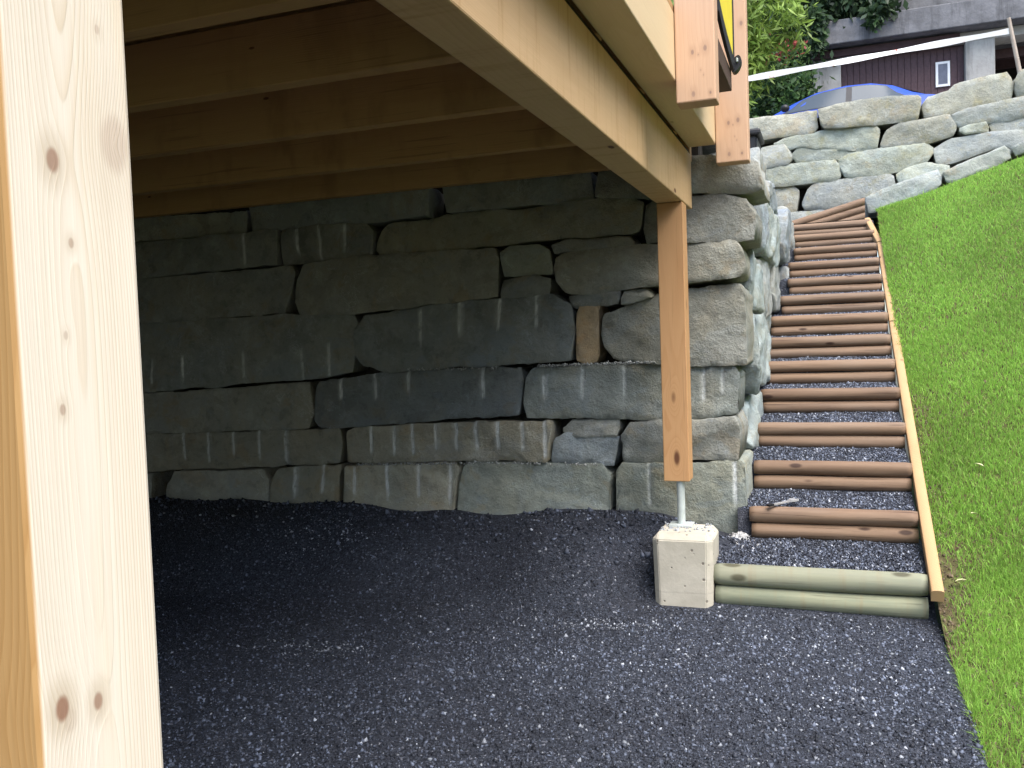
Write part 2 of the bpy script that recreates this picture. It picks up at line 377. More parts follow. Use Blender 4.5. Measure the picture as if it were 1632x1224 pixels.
# ------------------------------------------------------------------ stone walls
FRONT_STONES = [
    ([(-5.044, 2.33), (-3.675, 2.287), (-3.678, 2.151), (-4.547, 2.16), (-5.057, 2.152)], []),
    ([(-3.634, 2.308), (-2.844, 2.312), (-2.308, 2.317), (-2.311, 2.158), (-2.687, 2.142), (-2.916, 2.152), (-3.188, 2.154), (-3.624, 2.143)], []),
    ([(-2.228, 2.317), (-1.634, 2.32), (-1.295, 2.315), (-1.285, 2.155), (-1.836, 2.163), (-2.214, 2.161)], []),
    ([(-1.258, 2.326), (-1.077, 2.301), (-0.946, 2.184), (-0.958, 2.129), (-1.263, 2.167)], []),
    ([(-5.058, 2.135), (-4.439, 2.139), (-3.413, 2.139), (-3.425, 1.924), (-4.537, 1.898), (-5.077, 1.885)], [(-3.674, 1.94, 2.146)]),
    ([(-3.399, 2.142), (-3.035, 2.146), (-2.763, 2.136), (-2.713, 2.074), (-2.728, 1.938), (-3.047, 1.92), (-3.411, 1.923)], [(-3.269, 1.995, 2.116), (-3.101, 1.943, 2.123), (-2.92, 1.991, 2.129)]),
    ([(-2.713, 1.976), (-2.678, 2.063), (-2.622, 2.118), (-2.161, 2.145), (-1.594, 2.142), (-1.3, 2.156), (-1.036, 2.14), (-0.997, 2.112), (-1.015, 1.974), (-1.095, 1.945), (-1.616, 1.951), (-1.816, 1.944), (-2.423, 1.933), (-2.684, 1.927)], []),
    ([(-0.991, 2.09), (-0.941, 2.114), (-0.733, 2.12), (-0.564, 2.118), (-0.433, 2.076), (-0.386, 1.982), (-0.391, 1.865), (-0.503, 1.86), (-0.739, 1.874), (-0.989, 1.888), (-1.001, 1.973)], []),
    ([(-0.935, 2.314), (-0.727, 2.334), (-0.444, 2.304), (-0.357, 2.256), (-0.353, 2.129), (-0.464, 2.119), (-0.705, 2.141), (-0.922, 2.14)], []),
    ([(-1.545, 1.913), (-1.438, 1.931), (-1.088, 1.927), (-1.054, 1.886), (-1.283, 1.881), (-1.535, 1.865)], []),
    ([(-5.078, 1.867), (-4.538, 1.885), (-3.623, 1.895), (-3.354, 1.903), (-3.314, 1.852), (-3.343, 1.747), (-3.395, 1.607), (-3.893, 1.587), (-4.559, 1.585), (-5.099, 1.58)], []),
    ([(-3.333, 1.682), (-3.308, 1.774), (-3.249, 1.896), (-3.046, 1.928), (-2.423, 1.929), (-1.893, 1.916), (-1.876, 1.844), (-1.888, 1.632), (-2.267, 1.61), (-2.881, 1.576), (-3.299, 1.59)], []),
    ([(-1.862, 1.884), (-1.813, 1.925), (-1.61, 1.918), (-1.554, 1.878), (-1.543, 1.757), (-1.713, 1.753), (-1.855, 1.75)], []),
    ([(-1.864, 1.721), (-1.655, 1.745), (-1.552, 1.71), (-1.555, 1.63), (-1.868, 1.624)], []),
    ([(-1.534, 1.775), (-1.521, 1.832), (-1.478, 1.862), (-1.283, 1.873), (-0.926, 1.87), (-0.736, 1.866), (-0.497, 1.86), (-0.461, 1.82), (-0.443, 1.734), (-0.464, 1.675), (-0.741, 1.65), (-0.933, 1.643), (-1.373, 1.621), (-1.467, 1.633), (-1.525, 1.705)], []),
    ([(-1.456, 1.61), (-1.28, 1.619), (-1.144, 1.627), (-1.146, 1.559), (-1.432, 1.544)], []),
    ([(-1.133, 1.619), (-0.99, 1.629), (-0.97, 1.586), (-1.099, 1.55), (-1.136, 1.552)], []),
    ([(-5.101, 1.552), (-4.559, 1.576), (-3.372, 1.585), (-2.89, 1.564), (-2.853, 1.491), (-2.908, 1.205), (-3.179, 1.171), (-4.542, 1.1), (-5.138, 1.063)], [(-4.494, 1.161, 1.315), (-4.223, 1.178, 1.321), (-3.725, 1.19, 1.324), (-3.28, 1.16, 1.324), (-3.08, 1.185, 1.371)]),
    ([(-2.889, 1.413), (-2.871, 1.492), (-2.8, 1.556), (-2.438, 1.587), (-2.267, 1.61), (-1.543, 1.619), (-1.428, 1.555), (-1.413, 1.434), (-1.434, 1.246), (-1.673, 1.23), (-2.455, 1.203), (-2.665, 1.2), (-2.829, 1.244), (-2.884, 1.313)], [(-2.146, 1.425, 1.596), (-1.884, 1.446, 1.621), (-1.643, 1.462, 1.627), (-2.409, 1.377, 1.57)]),
    ([(-1.398, 1.542), (-1.271, 1.537), (-1.283, 1.393), (-1.279, 1.285), (-1.296, 1.235), (-1.36, 1.215), (-1.412, 1.245)], []),
    ([(-1.265, 1.393), (-1.247, 1.492), (-1.1, 1.536), (-0.92, 1.597), (-0.742, 1.616), (-0.472, 1.625), (-0.454, 1.566), (-0.455, 1.193), (-0.753, 1.19), (-1.091, 1.219), (-1.199, 1.247), (-1.256, 1.321)], []),
    ([(-5.14, 1.036), (-4.532, 1.082), (-3.238, 1.135), (-3.225, 0.934), (-3.263, 0.84), (-3.685, 0.827), (-4.539, 0.808), (-5.159, 0.78)], []),
    ([(-3.222, 0.983), (-3.186, 1.134), (-2.823, 1.18), (-2.455, 1.196), (-2.034, 1.201), (-1.765, 1.195), (-1.752, 1.113), (-1.779, 0.926), (-1.964, 0.908), (-2.469, 0.883), (-2.839, 0.856), (-3.173, 0.836), (-3.222, 0.893)], [(-3.019, 1.034, 1.176), (-2.768, 1.031, 1.182), (-2.524, 1.068, 1.177), (-2.013, 1.034, 1.193)]),
    ([(-1.744, 1.001), (-1.732, 1.135), (-1.682, 1.193), (-1.293, 1.203), (-0.931, 1.201), (-0.753, 1.186), (-0.516, 1.174), (-0.493, 1.125), (-0.504, 0.933), (-0.76, 0.889), (-1.155, 0.898), (-1.74, 0.904)], [(-1.616, 1.029, 1.129), (-1.386, 1.034, 1.179), (-1.138, 1.031, 1.192), (-0.694, 1.008, 1.164), (-0.588, 1.041, 1.161)]),
    ([(-5.159, 0.77), (-4.529, 0.795), (-3.686, 0.81), (-3.028, 0.832), (-3.009, 0.75), (-3.039, 0.616), (-3.515, 0.584), (-4.53, 0.538), (-5.18, 0.499)], [(-4.278, 0.634, 0.8), (-4.077, 0.614, 0.809), (-3.863, 0.66, 0.805), (-3.656, 0.641, 0.802), (-3.449, 0.602, 0.81)]),
    ([(-2.987, 0.811), (-2.917, 0.836), (-2.047, 0.878), (-1.6, 0.888), (-1.573, 0.862), (-1.604, 0.647), (-2.057, 0.641), (-2.481, 0.627), (-3.002, 0.612)], [(-2.807, 0.683, 0.836), (-2.641, 0.685, 0.852), (-2.509, 0.686, 0.852), (-2.344, 0.719, 0.867), (-2.2, 0.716, 0.859), (-2.063, 0.721, 0.878), (-1.915, 0.73, 0.889), (-1.755, 0.731, 0.889), (-1.615, 0.673, 0.87)]),
    ([(-1.513, 0.829), (-1.461, 0.884), (-1.174, 0.887), (-1.176, 0.797), (-1.495, 0.799)], []),
    ([(-1.589, 0.647), (-1.573, 0.766), (-1.506, 0.807), (-1.18, 0.786), (-1.211, 0.626), (-1.424, 0.631)], []),
    ([(-1.158, 0.797), (-1.116, 0.865), (-0.939, 0.879), (-0.747, 0.879), (-0.525, 0.906), (-0.493, 0.851), (-0.497, 0.671), (-0.752, 0.665), (-0.91, 0.645), (-1.159, 0.649)], []),
    ([(-4.432, 0.433), (-4.355, 0.532), (-3.6, 0.557), (-3.569, 0.495), (-3.597, 0.177), (-3.733, 0.0), (-4.463, -0.035)], []),
    ([(-5.181, 0.476), (-4.559, 0.51), (-4.58, -0.041), (-5.222, -0.072)], []),
    ([(-3.559, 0.499), (-3.501, 0.572), (-3.022, 0.592), (-3.029, 0.076), (-3.569, 0.051)], [(-3.369, 0.407, 0.57), (-3.148, 0.433, 0.586)]),
    ([(-2.989, 0.592), (-2.224, 0.623), (-2.192, 0.589), (-2.217, 0.483), (-2.237, 0.112), (-3.01, 0.076)], [(-2.911, 0.427, 0.569), (-2.676, 0.413, 0.593), (-2.455, 0.419, 0.596), (-2.246, 0.385, 0.611)]),
    ([(-2.2, 0.484), (-2.162, 0.608), (-2.09, 0.636), (-1.281, 0.625), (-1.235, 0.56), (-1.241, 0.122), (-2.213, 0.074)], []),
    ([(-1.198, 0.579), (-1.163, 0.631), (-0.946, 0.637), (-0.49, 0.661), (-0.465, 0.627), (-0.463, 0.09), (-1.208, 0.123)], [(-1.003, 0.421, 0.629), (-0.53, 0.435, 0.636)]),
]
UPPER_STONES = [
    ([(-0.911, 3.748), (-0.826, 3.747), (-0.483, 3.745), (-0.139, 3.75), (-0.139, 3.591), (-0.179, 3.54), (-0.728, 3.526), (-0.916, 3.527)], []),
    ([(-0.131, 3.74), (0.144, 3.789), (0.576, 3.8), (0.874, 3.771), (0.888, 3.742), (0.883, 3.581), (0.824, 3.543), (0.228, 3.549), (-0.071, 3.574), (-0.123, 3.645)], []),
    ([(0.898, 3.687), (0.96, 3.769), (1.157, 3.797), (1.222, 3.868), (1.699, 3.91), (1.752, 3.79), (1.744, 3.669), (1.634, 3.631), (1.316, 3.6), (1.154, 3.566), (0.908, 3.56)], []),
    ([(1.748, 3.79), (1.792, 3.903), (2.098, 3.907), (2.097, 3.659), (1.751, 3.654)], []),
    ([(1.178, 3.531), (1.316, 3.578), (1.728, 3.628), (2.096, 3.642), (2.095, 3.47), (1.632, 3.438), (1.218, 3.434)], []),
    ([(-0.6, 3.445), (-0.433, 3.499), (-0.036, 3.533), (0.456, 3.519), (0.486, 3.464), (0.475, 3.297), (0.207, 3.305), (-0.344, 3.402), (-0.454, 3.385)], []),
    ([(-0.419, 3.302), (-0.344, 3.379), (0.136, 3.296), (0.466, 3.283), (0.483, 3.259), (0.029, 3.209), (-0.365, 3.236)], []),
    ([(0.489, 3.317), (0.536, 3.436), (0.656, 3.508), (1.154, 3.545), (1.221, 3.407), (1.184, 3.349), (0.905, 3.299), (0.508, 3.278)], []),
    ([(1.241, 3.387), (1.314, 3.419), (1.506, 3.418), (1.513, 3.356), (1.298, 3.345)], []),
    ([(1.522, 3.407), (1.601, 3.439), (2.095, 3.453), (2.094, 3.229), (1.662, 3.207), (1.584, 3.233)], []),
    ([(-0.797, 3.361), (-0.73, 3.411), (-0.471, 3.431), (-0.416, 3.273), (-0.438, 3.228), (-0.735, 3.201), (-0.847, 3.212)], []),
    ([(-0.773, 3.157), (-0.402, 3.2), (0.055, 3.193), (0.097, 3.043), (0.025, 2.994), (-0.407, 2.988), (-0.758, 2.992)], []),
    ([(0.064, 3.186), (0.17, 3.241), (0.585, 3.274), (0.954, 3.272), (1.003, 3.207), (0.952, 3.123), (0.751, 3.043), (0.513, 3.021), (0.202, 3.005), (0.115, 3.042)], []),
    ([(0.999, 3.208), (1.151, 3.293), (1.553, 3.311), (2.094, 3.298), (2.093, 3.126), (1.575, 3.181), (1.311, 3.103), (1.067, 3.048), (1.005, 3.081)], []),
    ([(0.64, 2.972), (0.734, 3.032), (0.968, 3.081), (1.001, 3.046), (1.148, 3.013), (1.13, 2.871), (0.816, 2.883), (0.648, 2.898)], []),
    ([(-0.759, 2.964), (-0.389, 2.962), (-0.339, 2.897), (-0.348, 2.727), (-0.395, 2.664), (-0.746, 2.674)], []),
    ([(-0.316, 2.762), (-0.244, 2.922), (-0.153, 2.97), (0.581, 2.982), (0.628, 2.946), (0.646, 2.771), (0.301, 2.69), (-0.051, 2.692), (-0.302, 2.713)], []),
    ([(-0.765, 2.656), (-0.195, 2.666), (0.474, 2.657), (0.814, 2.701), (0.81, 2.428), (-0.769, 2.492)], []),
]
CAP_STONES = [
    ([(0.319, 2.709), (0.389, 2.752), (1.004, 2.936), (1.024, 2.905), (1.026, 2.793), (0.938, 2.714), (0.42, 2.558), (0.329, 2.554)], []),
    ([(1.04, 2.894), (1.098, 2.926), (1.589, 3.106), (1.641, 3.053), (1.641, 2.986), (1.527, 2.914), (1.096, 2.786), (1.047, 2.816)], []),
    ([(1.652, 3.082), (2.003, 3.221), (2.002, 3.081), (1.663, 2.998)], []),
    ([(0.435, 2.522), (0.938, 2.688), (1.375, 2.845), (1.436, 2.822), (1.435, 2.737), (1.25, 2.652), (0.776, 2.45), (0.531, 2.347)], []),
    ([(1.451, 2.854), (1.557, 2.903), (2.002, 3.064), (2.001, 2.916), (1.465, 2.734)], []),
]

def fbm(p, o=4): return mn.fractal(p, .9, 2.1, o)

def stone(poly, drill, parent, mat, plane, pos, depth, tint, seed, rough=1.0, step=.024, rnd_edge=.007, grow=.006):
    """one block: a height field between the top and bottom edge of its outline, rounded arrises, drilled half-holes as grooves"""
    us = [p[0] for p in poly]; u0, u1 = min(us), max(us); n = len(poly)
    def span(u):
        vs = []
        for i in range(n):
            (xa, ya), (xb, yb) = poly[i], poly[(i+1) % n]
            if abs(xa-xb) < 1e-9:
                if abs(u-xa) < 1e-6: vs += [ya, yb]
            elif min(xa, xb)-1e-9 <= u <= max(xa, xb)+1e-9: vs.append(ya+(yb-ya)*(u-xa)/(xb-xa))
        return (min(vs), max(vs)) if vs else (0, 0)
    N = max(8, int((u1-u0)/step)); sd = Vector((seed*3.17, seed*1.31, seed*7.7))
    ts = np.linspace(0, 1, N+1); ts = .55*ts+.45*(1-np.cos(ts*math.pi))/2
    cols = list(u0+(u1-u0)*ts)
    for (du, a, b) in drill: cols += [du-.013, du-.006, du, du+.006, du+.013]
    cols = sorted(cols); cc = [cols[0]]
    for c in cols[1:-1]:
        if c-cc[-1] > .004 and u1-c > .004: cc.append(c)
    cols = cc+[u1]
    sp = [span(min(max(u, u0+.001), u1-.001)) for u in cols]
    H = max(b-a for a, b in sp); K = max(7, int(H/step))
    tv = np.linspace(0, 1, K+1); tv = .55*tv+.45*(1-np.cos(tv*math.pi))/2
    rr = random.Random(seed); tl = rr.uniform(-.03, .03); tk = rr.uniform(-.03, .03)
    verts, dr = [], []
    # facets: a few random break planes shave the corners
    planes = [(rr.uniform(u0, u1), rr.uniform(-1, 1), rr.uniform(.15, .5), rr.choice((-1, 1))) for _ in range(3)]
    def put(u, d, v): return (u, pos+d, v) if plane == 'Y' else (pos-d, u, v)
    vm = sum(p[1] for p in poly)/n
    for i, u in enumerate(cols):
        lo, hi = sp[i]
        lo += (fbm(Vector((u*5, 3, 0))+sd)*.010+fbm(Vector((u*24, 9, 0))+sd)*.005)*rough; hi += (fbm(Vector((u*5, 7, 0))+sd)*.010+fbm(Vector((u*24, 1, 0))+sd)*.005)*rough
        lo -= grow; hi += grow
        if hi-lo < .01: hi = lo+.01
        for t in tv:
            v = lo+(hi-lo)*t
            uj = u
            if i in (0, len(cols)-1): uj += fbm(Vector((v*9, 2, i))+sd)*.008*rough
            d = min(min(v-lo, hi-v), min(u-u0, u1-u))
            r = rnd_edge*(.5+1.6*abs(fbm(Vector((u*7, v*7, 5))+sd)))
            rec = 0.0
            if d < r: q = 1-d/r; rec = r*(1-math.sqrt(max(0, 1-q*q)))
            w = fbm(Vector((u*2.5, v*3.5, 0))+sd, 3)*.008+fbm(Vector((u*9, v*12, 2))+sd, 4)*.006+fbm(Vector((u*30, v*34, 2))+sd, 3)*.0025
            rid = 1-abs(mn.noise(Vector((u*5, v*6, 11))+sd)); w += max(0, rid-.90)*.06
            for (pu, pk, ph, sg) in planes:
                e = (u-pu)*pk+(v-vm)*sg-ph*H; w += min(.014, max(0, e)*.3)
            nk = fbm(Vector((u*13, v*13, 21))+sd, 3)-.18
            if d < .05 and nk > 0: w += nk*.03*(1-d/.05)
            w += tl*(u-(u0+u1)/2)/(u1-u0)+tk*(v-vm)
            mk = 0.0
            for (du, a, b) in drill:
                if a-.02 < v < b+.02 and abs(u-du) < .0135:
                    ff = max(0, 1-(abs(u-du)/.014)**2)*min(1, max(0, (v-a+.02)/.03))
                    w += .005*ff; mk = max(mk, min(1, ff*1.6)*(.45+.55*rr.random())*(.5+.5*abs(math.sin(du*91))))
            verts.append(put(uj, rec+w*rough, v)); dr.append(mk)
    nr, nc = K+1, len(cols); faces = []
    for i in range(nc-1):
        for j in range(K):
            a = i*nr+j; faces.append((a, a+nr, a+nr+1, a+1))
    loop = [i*nr for i in range(nc)]+[(nc-1)*nr+j for j in range(1, nr)]+[i*nr+nr-1 for i in range(nc-2, -1, -1)]+[j for j in range(nr-2, 0, -1)]
    L = len(loop); prev = list(range(len(verts), len(verts)+L))
    for li in loop: verts.append(verts[li]); dr.append(0.0)
    uc = (u0+u1)/2
    for s in (.12, .4, .7, 1.0):
        cur = []
        for li in loop:
            x, y, z = verts[li]
            u, v = (x, z) if plane == 'Y' else (y, z)
            w1 = fbm(Vector((u*6, v*6, s*4))+sd)*.018*rough
            u += (uc-u)*.02*s+w1*(1 if u > uc else -1); v += (vm-v)*.04*s+w1*.6
            base = (y-pos) if plane == 'Y' else (pos-x)
            cur.append(len(verts)); verts.append(put(u, base+depth*s, v)); dr.append(0.0)
        for k in range(L):
            k2 = (k+1) % L; faces.append((prev[k], cur[k], cur[k2], prev[k2]))
        prev = cur
    o = mesh_o('stone', verts, faces, mat, parent, True)
    at = o.data.attributes.new('drill', 'FLOAT', 'POINT'); at.data.foreach_set('value', np.array(dr, np.float32))
    o.color = (*tint, 1)
    return o

def tint(seed, tone=None):
    r = random.Random(seed*7+1); k = r.uniform(.82, 1.15)
    t = tone or r.choice([(1, 1, 1), (1.03, 1.01, .96), (.95, .98, 1.03), (.97, 1.02, .98)])
    return tuple(x*k for x in t)

wall = empty('retaining_wall', (-2.5, 4.95, 0), 'dark dry-laid block stone wall under the timber deck, with pale drill grooves', 'stone wall')
TONES = {17: (.84, .88, .92), 18: (.80, .85, .92), 19: (1.35, 1.0, .70), 22: (.78, .83, .91), 23: (.95, 1.0, 1.02), 27: (.90, .98, 1.12), 25: (1.08, 1.0, .88), 24: (1.05, 1.0, .9), 31: (1.05, 1.0, .88), 32: (1.06, 1.0, .88), 6: (1.05, 1.0, .88)}
for i, (p, dmarks) in enumerate(FRONT_STONES):
    corner = max(q[0] for q in p) > -.55
    stone(p, dmarks, wall, M_STONE, 'Y', 4.95+random.Random(i).uniform(-.012, .02), .55 if corner else .34, tint(i+3, TONES.get(i)), i+3)
# blocks of the return along the stairs: y0, y1, z0, z1, x of the face, shear
RETURN = [(5.47, 6.3, .28, .64, -.47, .02), (5.46, 6.1, .64, .97, -.455, .03), (6.1, 7.0, .66, 1.12, -.49, -.04), (5.48, 5.86, .98, 1.50, -.445, 0), (5.88, 6.7, 1.0, 1.46, -.43, .05),
          (6.72, 7.6, 1.1, 1.55, -.475, .02), (5.45, 6.2, 1.50, 1.86, -.425, -.04), (6.22, 7.3, 1.47, 1.9, -.46, .03), (7.3, 8.3, 1.52, 1.95, -.42, .0), (5.5, 6.5, 1.88, 2.22, -.43, .04),
          (6.52, 7.7, 1.9, 2.32, -.41, -.02), (7.72, 8.55, 1.95, 2.4, -.36, .05), (8.56, 9.5, 1.98, 2.5, -.355, -.03), (5.52, 6.7, 2.22, 2.5, -.42, .0), (6.75, 7.9, 2.33, 2.52, -.40, .02), (8.3, 9.4, 1.6, 1.97, -.39, 0),
          (9.5, 10.3, 2.1, 2.5, -.44, 0)]
for i, (a, b, c, d, x, sh) in enumerate(RETURN):
    r = random.Random(i+50); w, h = b-a, d-c; j = lambda k: r.uniform(-k, k)
    p = [(a+.01, c+.35*h+j(.05)), (a+.05+abs(j(.05)), c+.02), (a+w*.5, c+j(.015)), (b-.05-abs(j(.06)), c+.01+sh*.5), (b-.005, c+.4*h+j(.05)), (b-.03-abs(j(.05)), d-.03+sh), (a+w*.6, d-.01+sh), (a+.06+abs(j(.06)), d-.02-sh)]
    stone(p, [], wall, M_STONE_SIDE, 'X', x, .30, tint(i+90), i+90, rough=1.4, rnd_edge=.018)

upper = empty('upper_retaining_wall', (.6, 10.3, 2.4), 'sunlit pale block stone wall behind the top of the stairs, below the blue car', 'stone wall')
for i, (p, dm) in enumerate(UPPER_STONES):
    stone(p, dm, upper, M_STONE_UP, 'Y', 10.3+random.Random(i).uniform(-.05, .04), .40, tint(i+160), i+160, rough=.9, step=.045, rnd_edge=.012, grow=.02)
caps = empty('sloping_stone_edge', (1.1, 9.85, 2.6), 'slanting row of pale stones along the top of the lawn', 'stone edging')
for i, (p, dm) in enumerate(CAP_STONES):
    stone(p, dm, caps, M_STONE_CAP, 'Y', 9.85+(.10 if i > 2 else 0), .42, tuple(x*(.72 if i > 2 else 1.0) for x in tint(i+230)), i+230, rough=1.0, step=.04, rnd_edge=.013)  # lower stones tinted darker: shade beneath the caps put into the colour

added_shade_wall = bm_o('added_shade_wall', add_box(bmesh.new(), -5.75, -5.5, -3.3, 5.3, -.1, 5), plain('shade_wall_boarding', (.11, .08, .055))); props(added_shade_wall, kind='structure')  # unseen wall added to keep light out from under the deck

# ------------------------------------------------------------------ the deck
deck = empty('timber_deck', (-2.8, 3, 2.04), 'new timber deck overhead, joists on a heavy laminated beam', 'deck')
def timber(name, b, m, parent, bev=.005): return box(name, b, m, parent, bev)
timber('beam', (-.850, -.714, -3.1, 4.885, 2.040, 2.333), M_BEAM, deck)
M_MEMB = plain('brown_sill_strip', (.030, .020, .014), .8, .2)
timber('sill_strip', (-.842, -.722, -3.1, 4.86, 2.334, 2.352), M_MEMB, deck, 0)
timber('rim_board', (-.7135, -.570, -3.1, 4.80, 2.353, 2.62), M_RIM, deck)
for y in (-2.7, -2.0, -1.3, -.6, .1, .8, 1.5, 2.225, 2.887, 3.597, 4.395, 4.868):
    timber('joist', (-5.49, -.716, y, y+.073 if y < 4.8 else y+.06, 2.3535 if y < 4.8 else 2.300, 2.60), M_JOIST, deck)
for k in range(34):
    x1 = -.572-k*.1455
    timber('deck_board', (x1-.1446, x1, -3.1, 5.2, 2.622+.0005*(k % 2), 2.65), M_DECK, deck, .003)

def foot(parent, x, y, ztop, zbot):
    bm = bmesh.new(); add_tube(bm, [(x, y, zbot), (x, y, ztop)], .021, 16); bm_o('pipe', bm, M_GALV, parent, False)
    box('base_plate', (x-.06, x+.06, y-.05, y+.05, zbot-.006, zbot+.006), M_GALV, parent, .002)
M_GALV = plain('galvanised_steel', (.50, .55, .53), .5, .5, .25)
near_post = empty('deck_post', (-.78, .69, 0), 'pale knotty timber post close up at the left edge, standing on gravel', 'timber post')
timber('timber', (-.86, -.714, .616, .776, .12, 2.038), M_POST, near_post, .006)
foot(near_post, -.787, .696, .118, .0)
far_post = empty('deck_post', (-.78, 4.63, 0), 'slim orange timber post with steel foot on the concrete block', 'timber post')
timber('timber', (-.848, -.716, 4.565, 4.69, .605, 2.038), M_FARPOST, far_post, .004)
foot(far_post, -.768, 4.60, .603, .375)

railing = empty('deck_railing', (-.5, 4.1, 2.3), 'planed pinkish timber railing posts bolted outside the deck edge', 'railing')
timber('railing_post', (-.568, -.414, 3.532, 3.64, 2.262, 3.75), M_RAIL, railing, .006)
timber('railing_post', (-.568, -.402, 4.772, 4.87, 2.250, 3.75), M_RAIL, railing, .006)
M_RAILB = wood('brown_stained_rail', 1, (.085, .052, .036), (.05, .03, .02), freq=80, contrast=.4)
timber('rail', (-.50, -.425, 3.641, 4.235, 2.470, 2.562), M_RAILB, railing, .004)
timber('top_rail', (-.568, -.43, 3.40, 5.0, 3.752, 3.79), M_RAIL, railing, .004)

# yellow panel with black edging lashed inside the railing
pan = empty('yellow_panel', (-.43, 3.9, 2.6), 'yellow board with curved black edging standing behind the railing post', 'panel')
ys = [3.66, 3.80, 3.95, 4.08, 4.20]; zb = [2.70, 2.665, 2.64, 2.625, 2.612]
v = []; f = []
for dx in (0, .012):
    for y, z in zip(ys, zb): v.append((-.425+dx, y, z))
    v += [(-.425+dx, 4.205, 3.6), (-.425+dx, 3.66, 3.6)]
n = 7
f = [tuple(range(n-1, -1, -1)), tuple(range(n, 2*n))]+[(i, (i+1) % n, n+(i+1) % n, n+i) for i in range(n)]
M_YEL = plain('yellow_plastic', (.80, .66, .03), .4, .4, var=.04)
M_BLK = plain('black_rubber', (.012, .012, .014), .5, .4)
mesh_o('face', v, f, M_YEL, pan)
bm = bmesh.new()
v = []; 
for dx in (0, .014):
    for y, z in zip(ys, zb): v.append((-.424+dx, y, z-.002))
    for y, z in zip(ys[::-1], zb[::-1]): v.append((-.424+dx, y, z-.06))
n = 10
mesh_o('edging', v, [tuple(range(n-1, -1, -1)), tuple(range(n, 2*n))]+[(i, (i+1) % n, n+(i+1) % n, n+i) for i in range(n)], M_BLK, pan)
box('end_strip', (-.428, -.408, 4.206, 4.222, 2.56, 3.6), M_BLK, pan, .002)
bm = bmesh.new(); r = bmesh.ops.create_cone(bm, cap_ends=True, segments=20, radius1=.026, radius2=.026, depth=.05)
bmesh.ops.scale(bm, vec=(.75, 1.5, 1), verts=bm.verts); bmesh.ops.rotate(bm, cent=(0, 0, 0), matrix=Matrix.Rotation(R(90), 3, 'X'), verts=bm.verts)
bmesh.ops.rotate(bm, cent=(0, 0, 0), matrix=Matrix.Rotation(R(20), 3, 'Y'), verts=bm.verts)
bmesh.ops.translate(bm, vec=(-.402, 4.235, 2.585), verts=bm.verts); bm_o('buckle', bm, M_BLK, pan)
box('buckle_pin', (-.420, -.410, 4.195, 4.208, 2.585, 2.603), M_GALV, pan, .003); box('buckle_pin', (-.400, -.391, 4.195, 4.208, 2.588, 2.606), M_GALV, pan, .003)

# ------------------------------------------------------------------ concrete block
def concrete_mat():
    m, nt, b = new_mat('cast_concrete', .85, .25); g = G(nt); co = g.coord()
    n = g.noise(co, 9, 6, .6); n2 = g.noise(co, 60, 4, .6)
    col = g.mix(g.ramp(n, .3, .7), (.43, .40, .325), (.52, .485, .40))
    pits = g.ramp(g.voro(co, 21), .17, .10)
    col = g.mix(g.m('MULTIPLY', pits, .8), col, (.16, .14, .11))
    sz = g.n('ShaderNodeSeparateXYZ'); g.put(sz.inputs[0], co)
    line = g.m('SUBTRACT', 1.0, g.ramp(g.m('ABSOLUTE', g.m('SUBTRACT', g.m('ADD', sz.outputs[2], g.m('MULTIPLY', n, .02)), .085)), .0, .006))
    col = g.mix(g.m('MULTIPLY', line, .2), col, (.2, .18, .15))
    g.put(b.inputs['Base Color'], col)
    g.put(b.inputs['Normal'], g.bump(g.m('SUBTRACT', g.m('MULTIPLY', n2, .4), g.m('MULTIPLY', pits, .8)), .6, .006))
    return m
M_CONC = concrete_mat()
blk = empty('concrete_block', (-.73, 4.5, 0), 'cream cast concrete foundation block carrying the far post', 'concrete block')
bm = bmesh.new(); add_box(bm, -.878, -.592, 4.387, 4.67, -.08, .368)
for v_ in bm.verts:
    if v_.co.z > .2: v_.co.x += .008*(1 if v_.co.x > -.7 else -1); v_.co.y += (-.01 if v_.co.y < 4.5 else .01)
es = [e for e in bm.edges]
bmesh.ops.bevel(bm, geom=es, offset=.030, segments=1, affect='EDGES')
bmesh.ops.bevel(bm, geom=[e for e in bm.edges], offset=.004, segments=2, affect='EDGES')
bm_o('block', bm, M_CONC, blk)

# ------------------------------------------------------------------ log stairs
stairs = empty('garden_stairs', (0, 4.45, 0), 'flight of log steps filled with dark gravel, climbing beside the lawn', 'stairs')
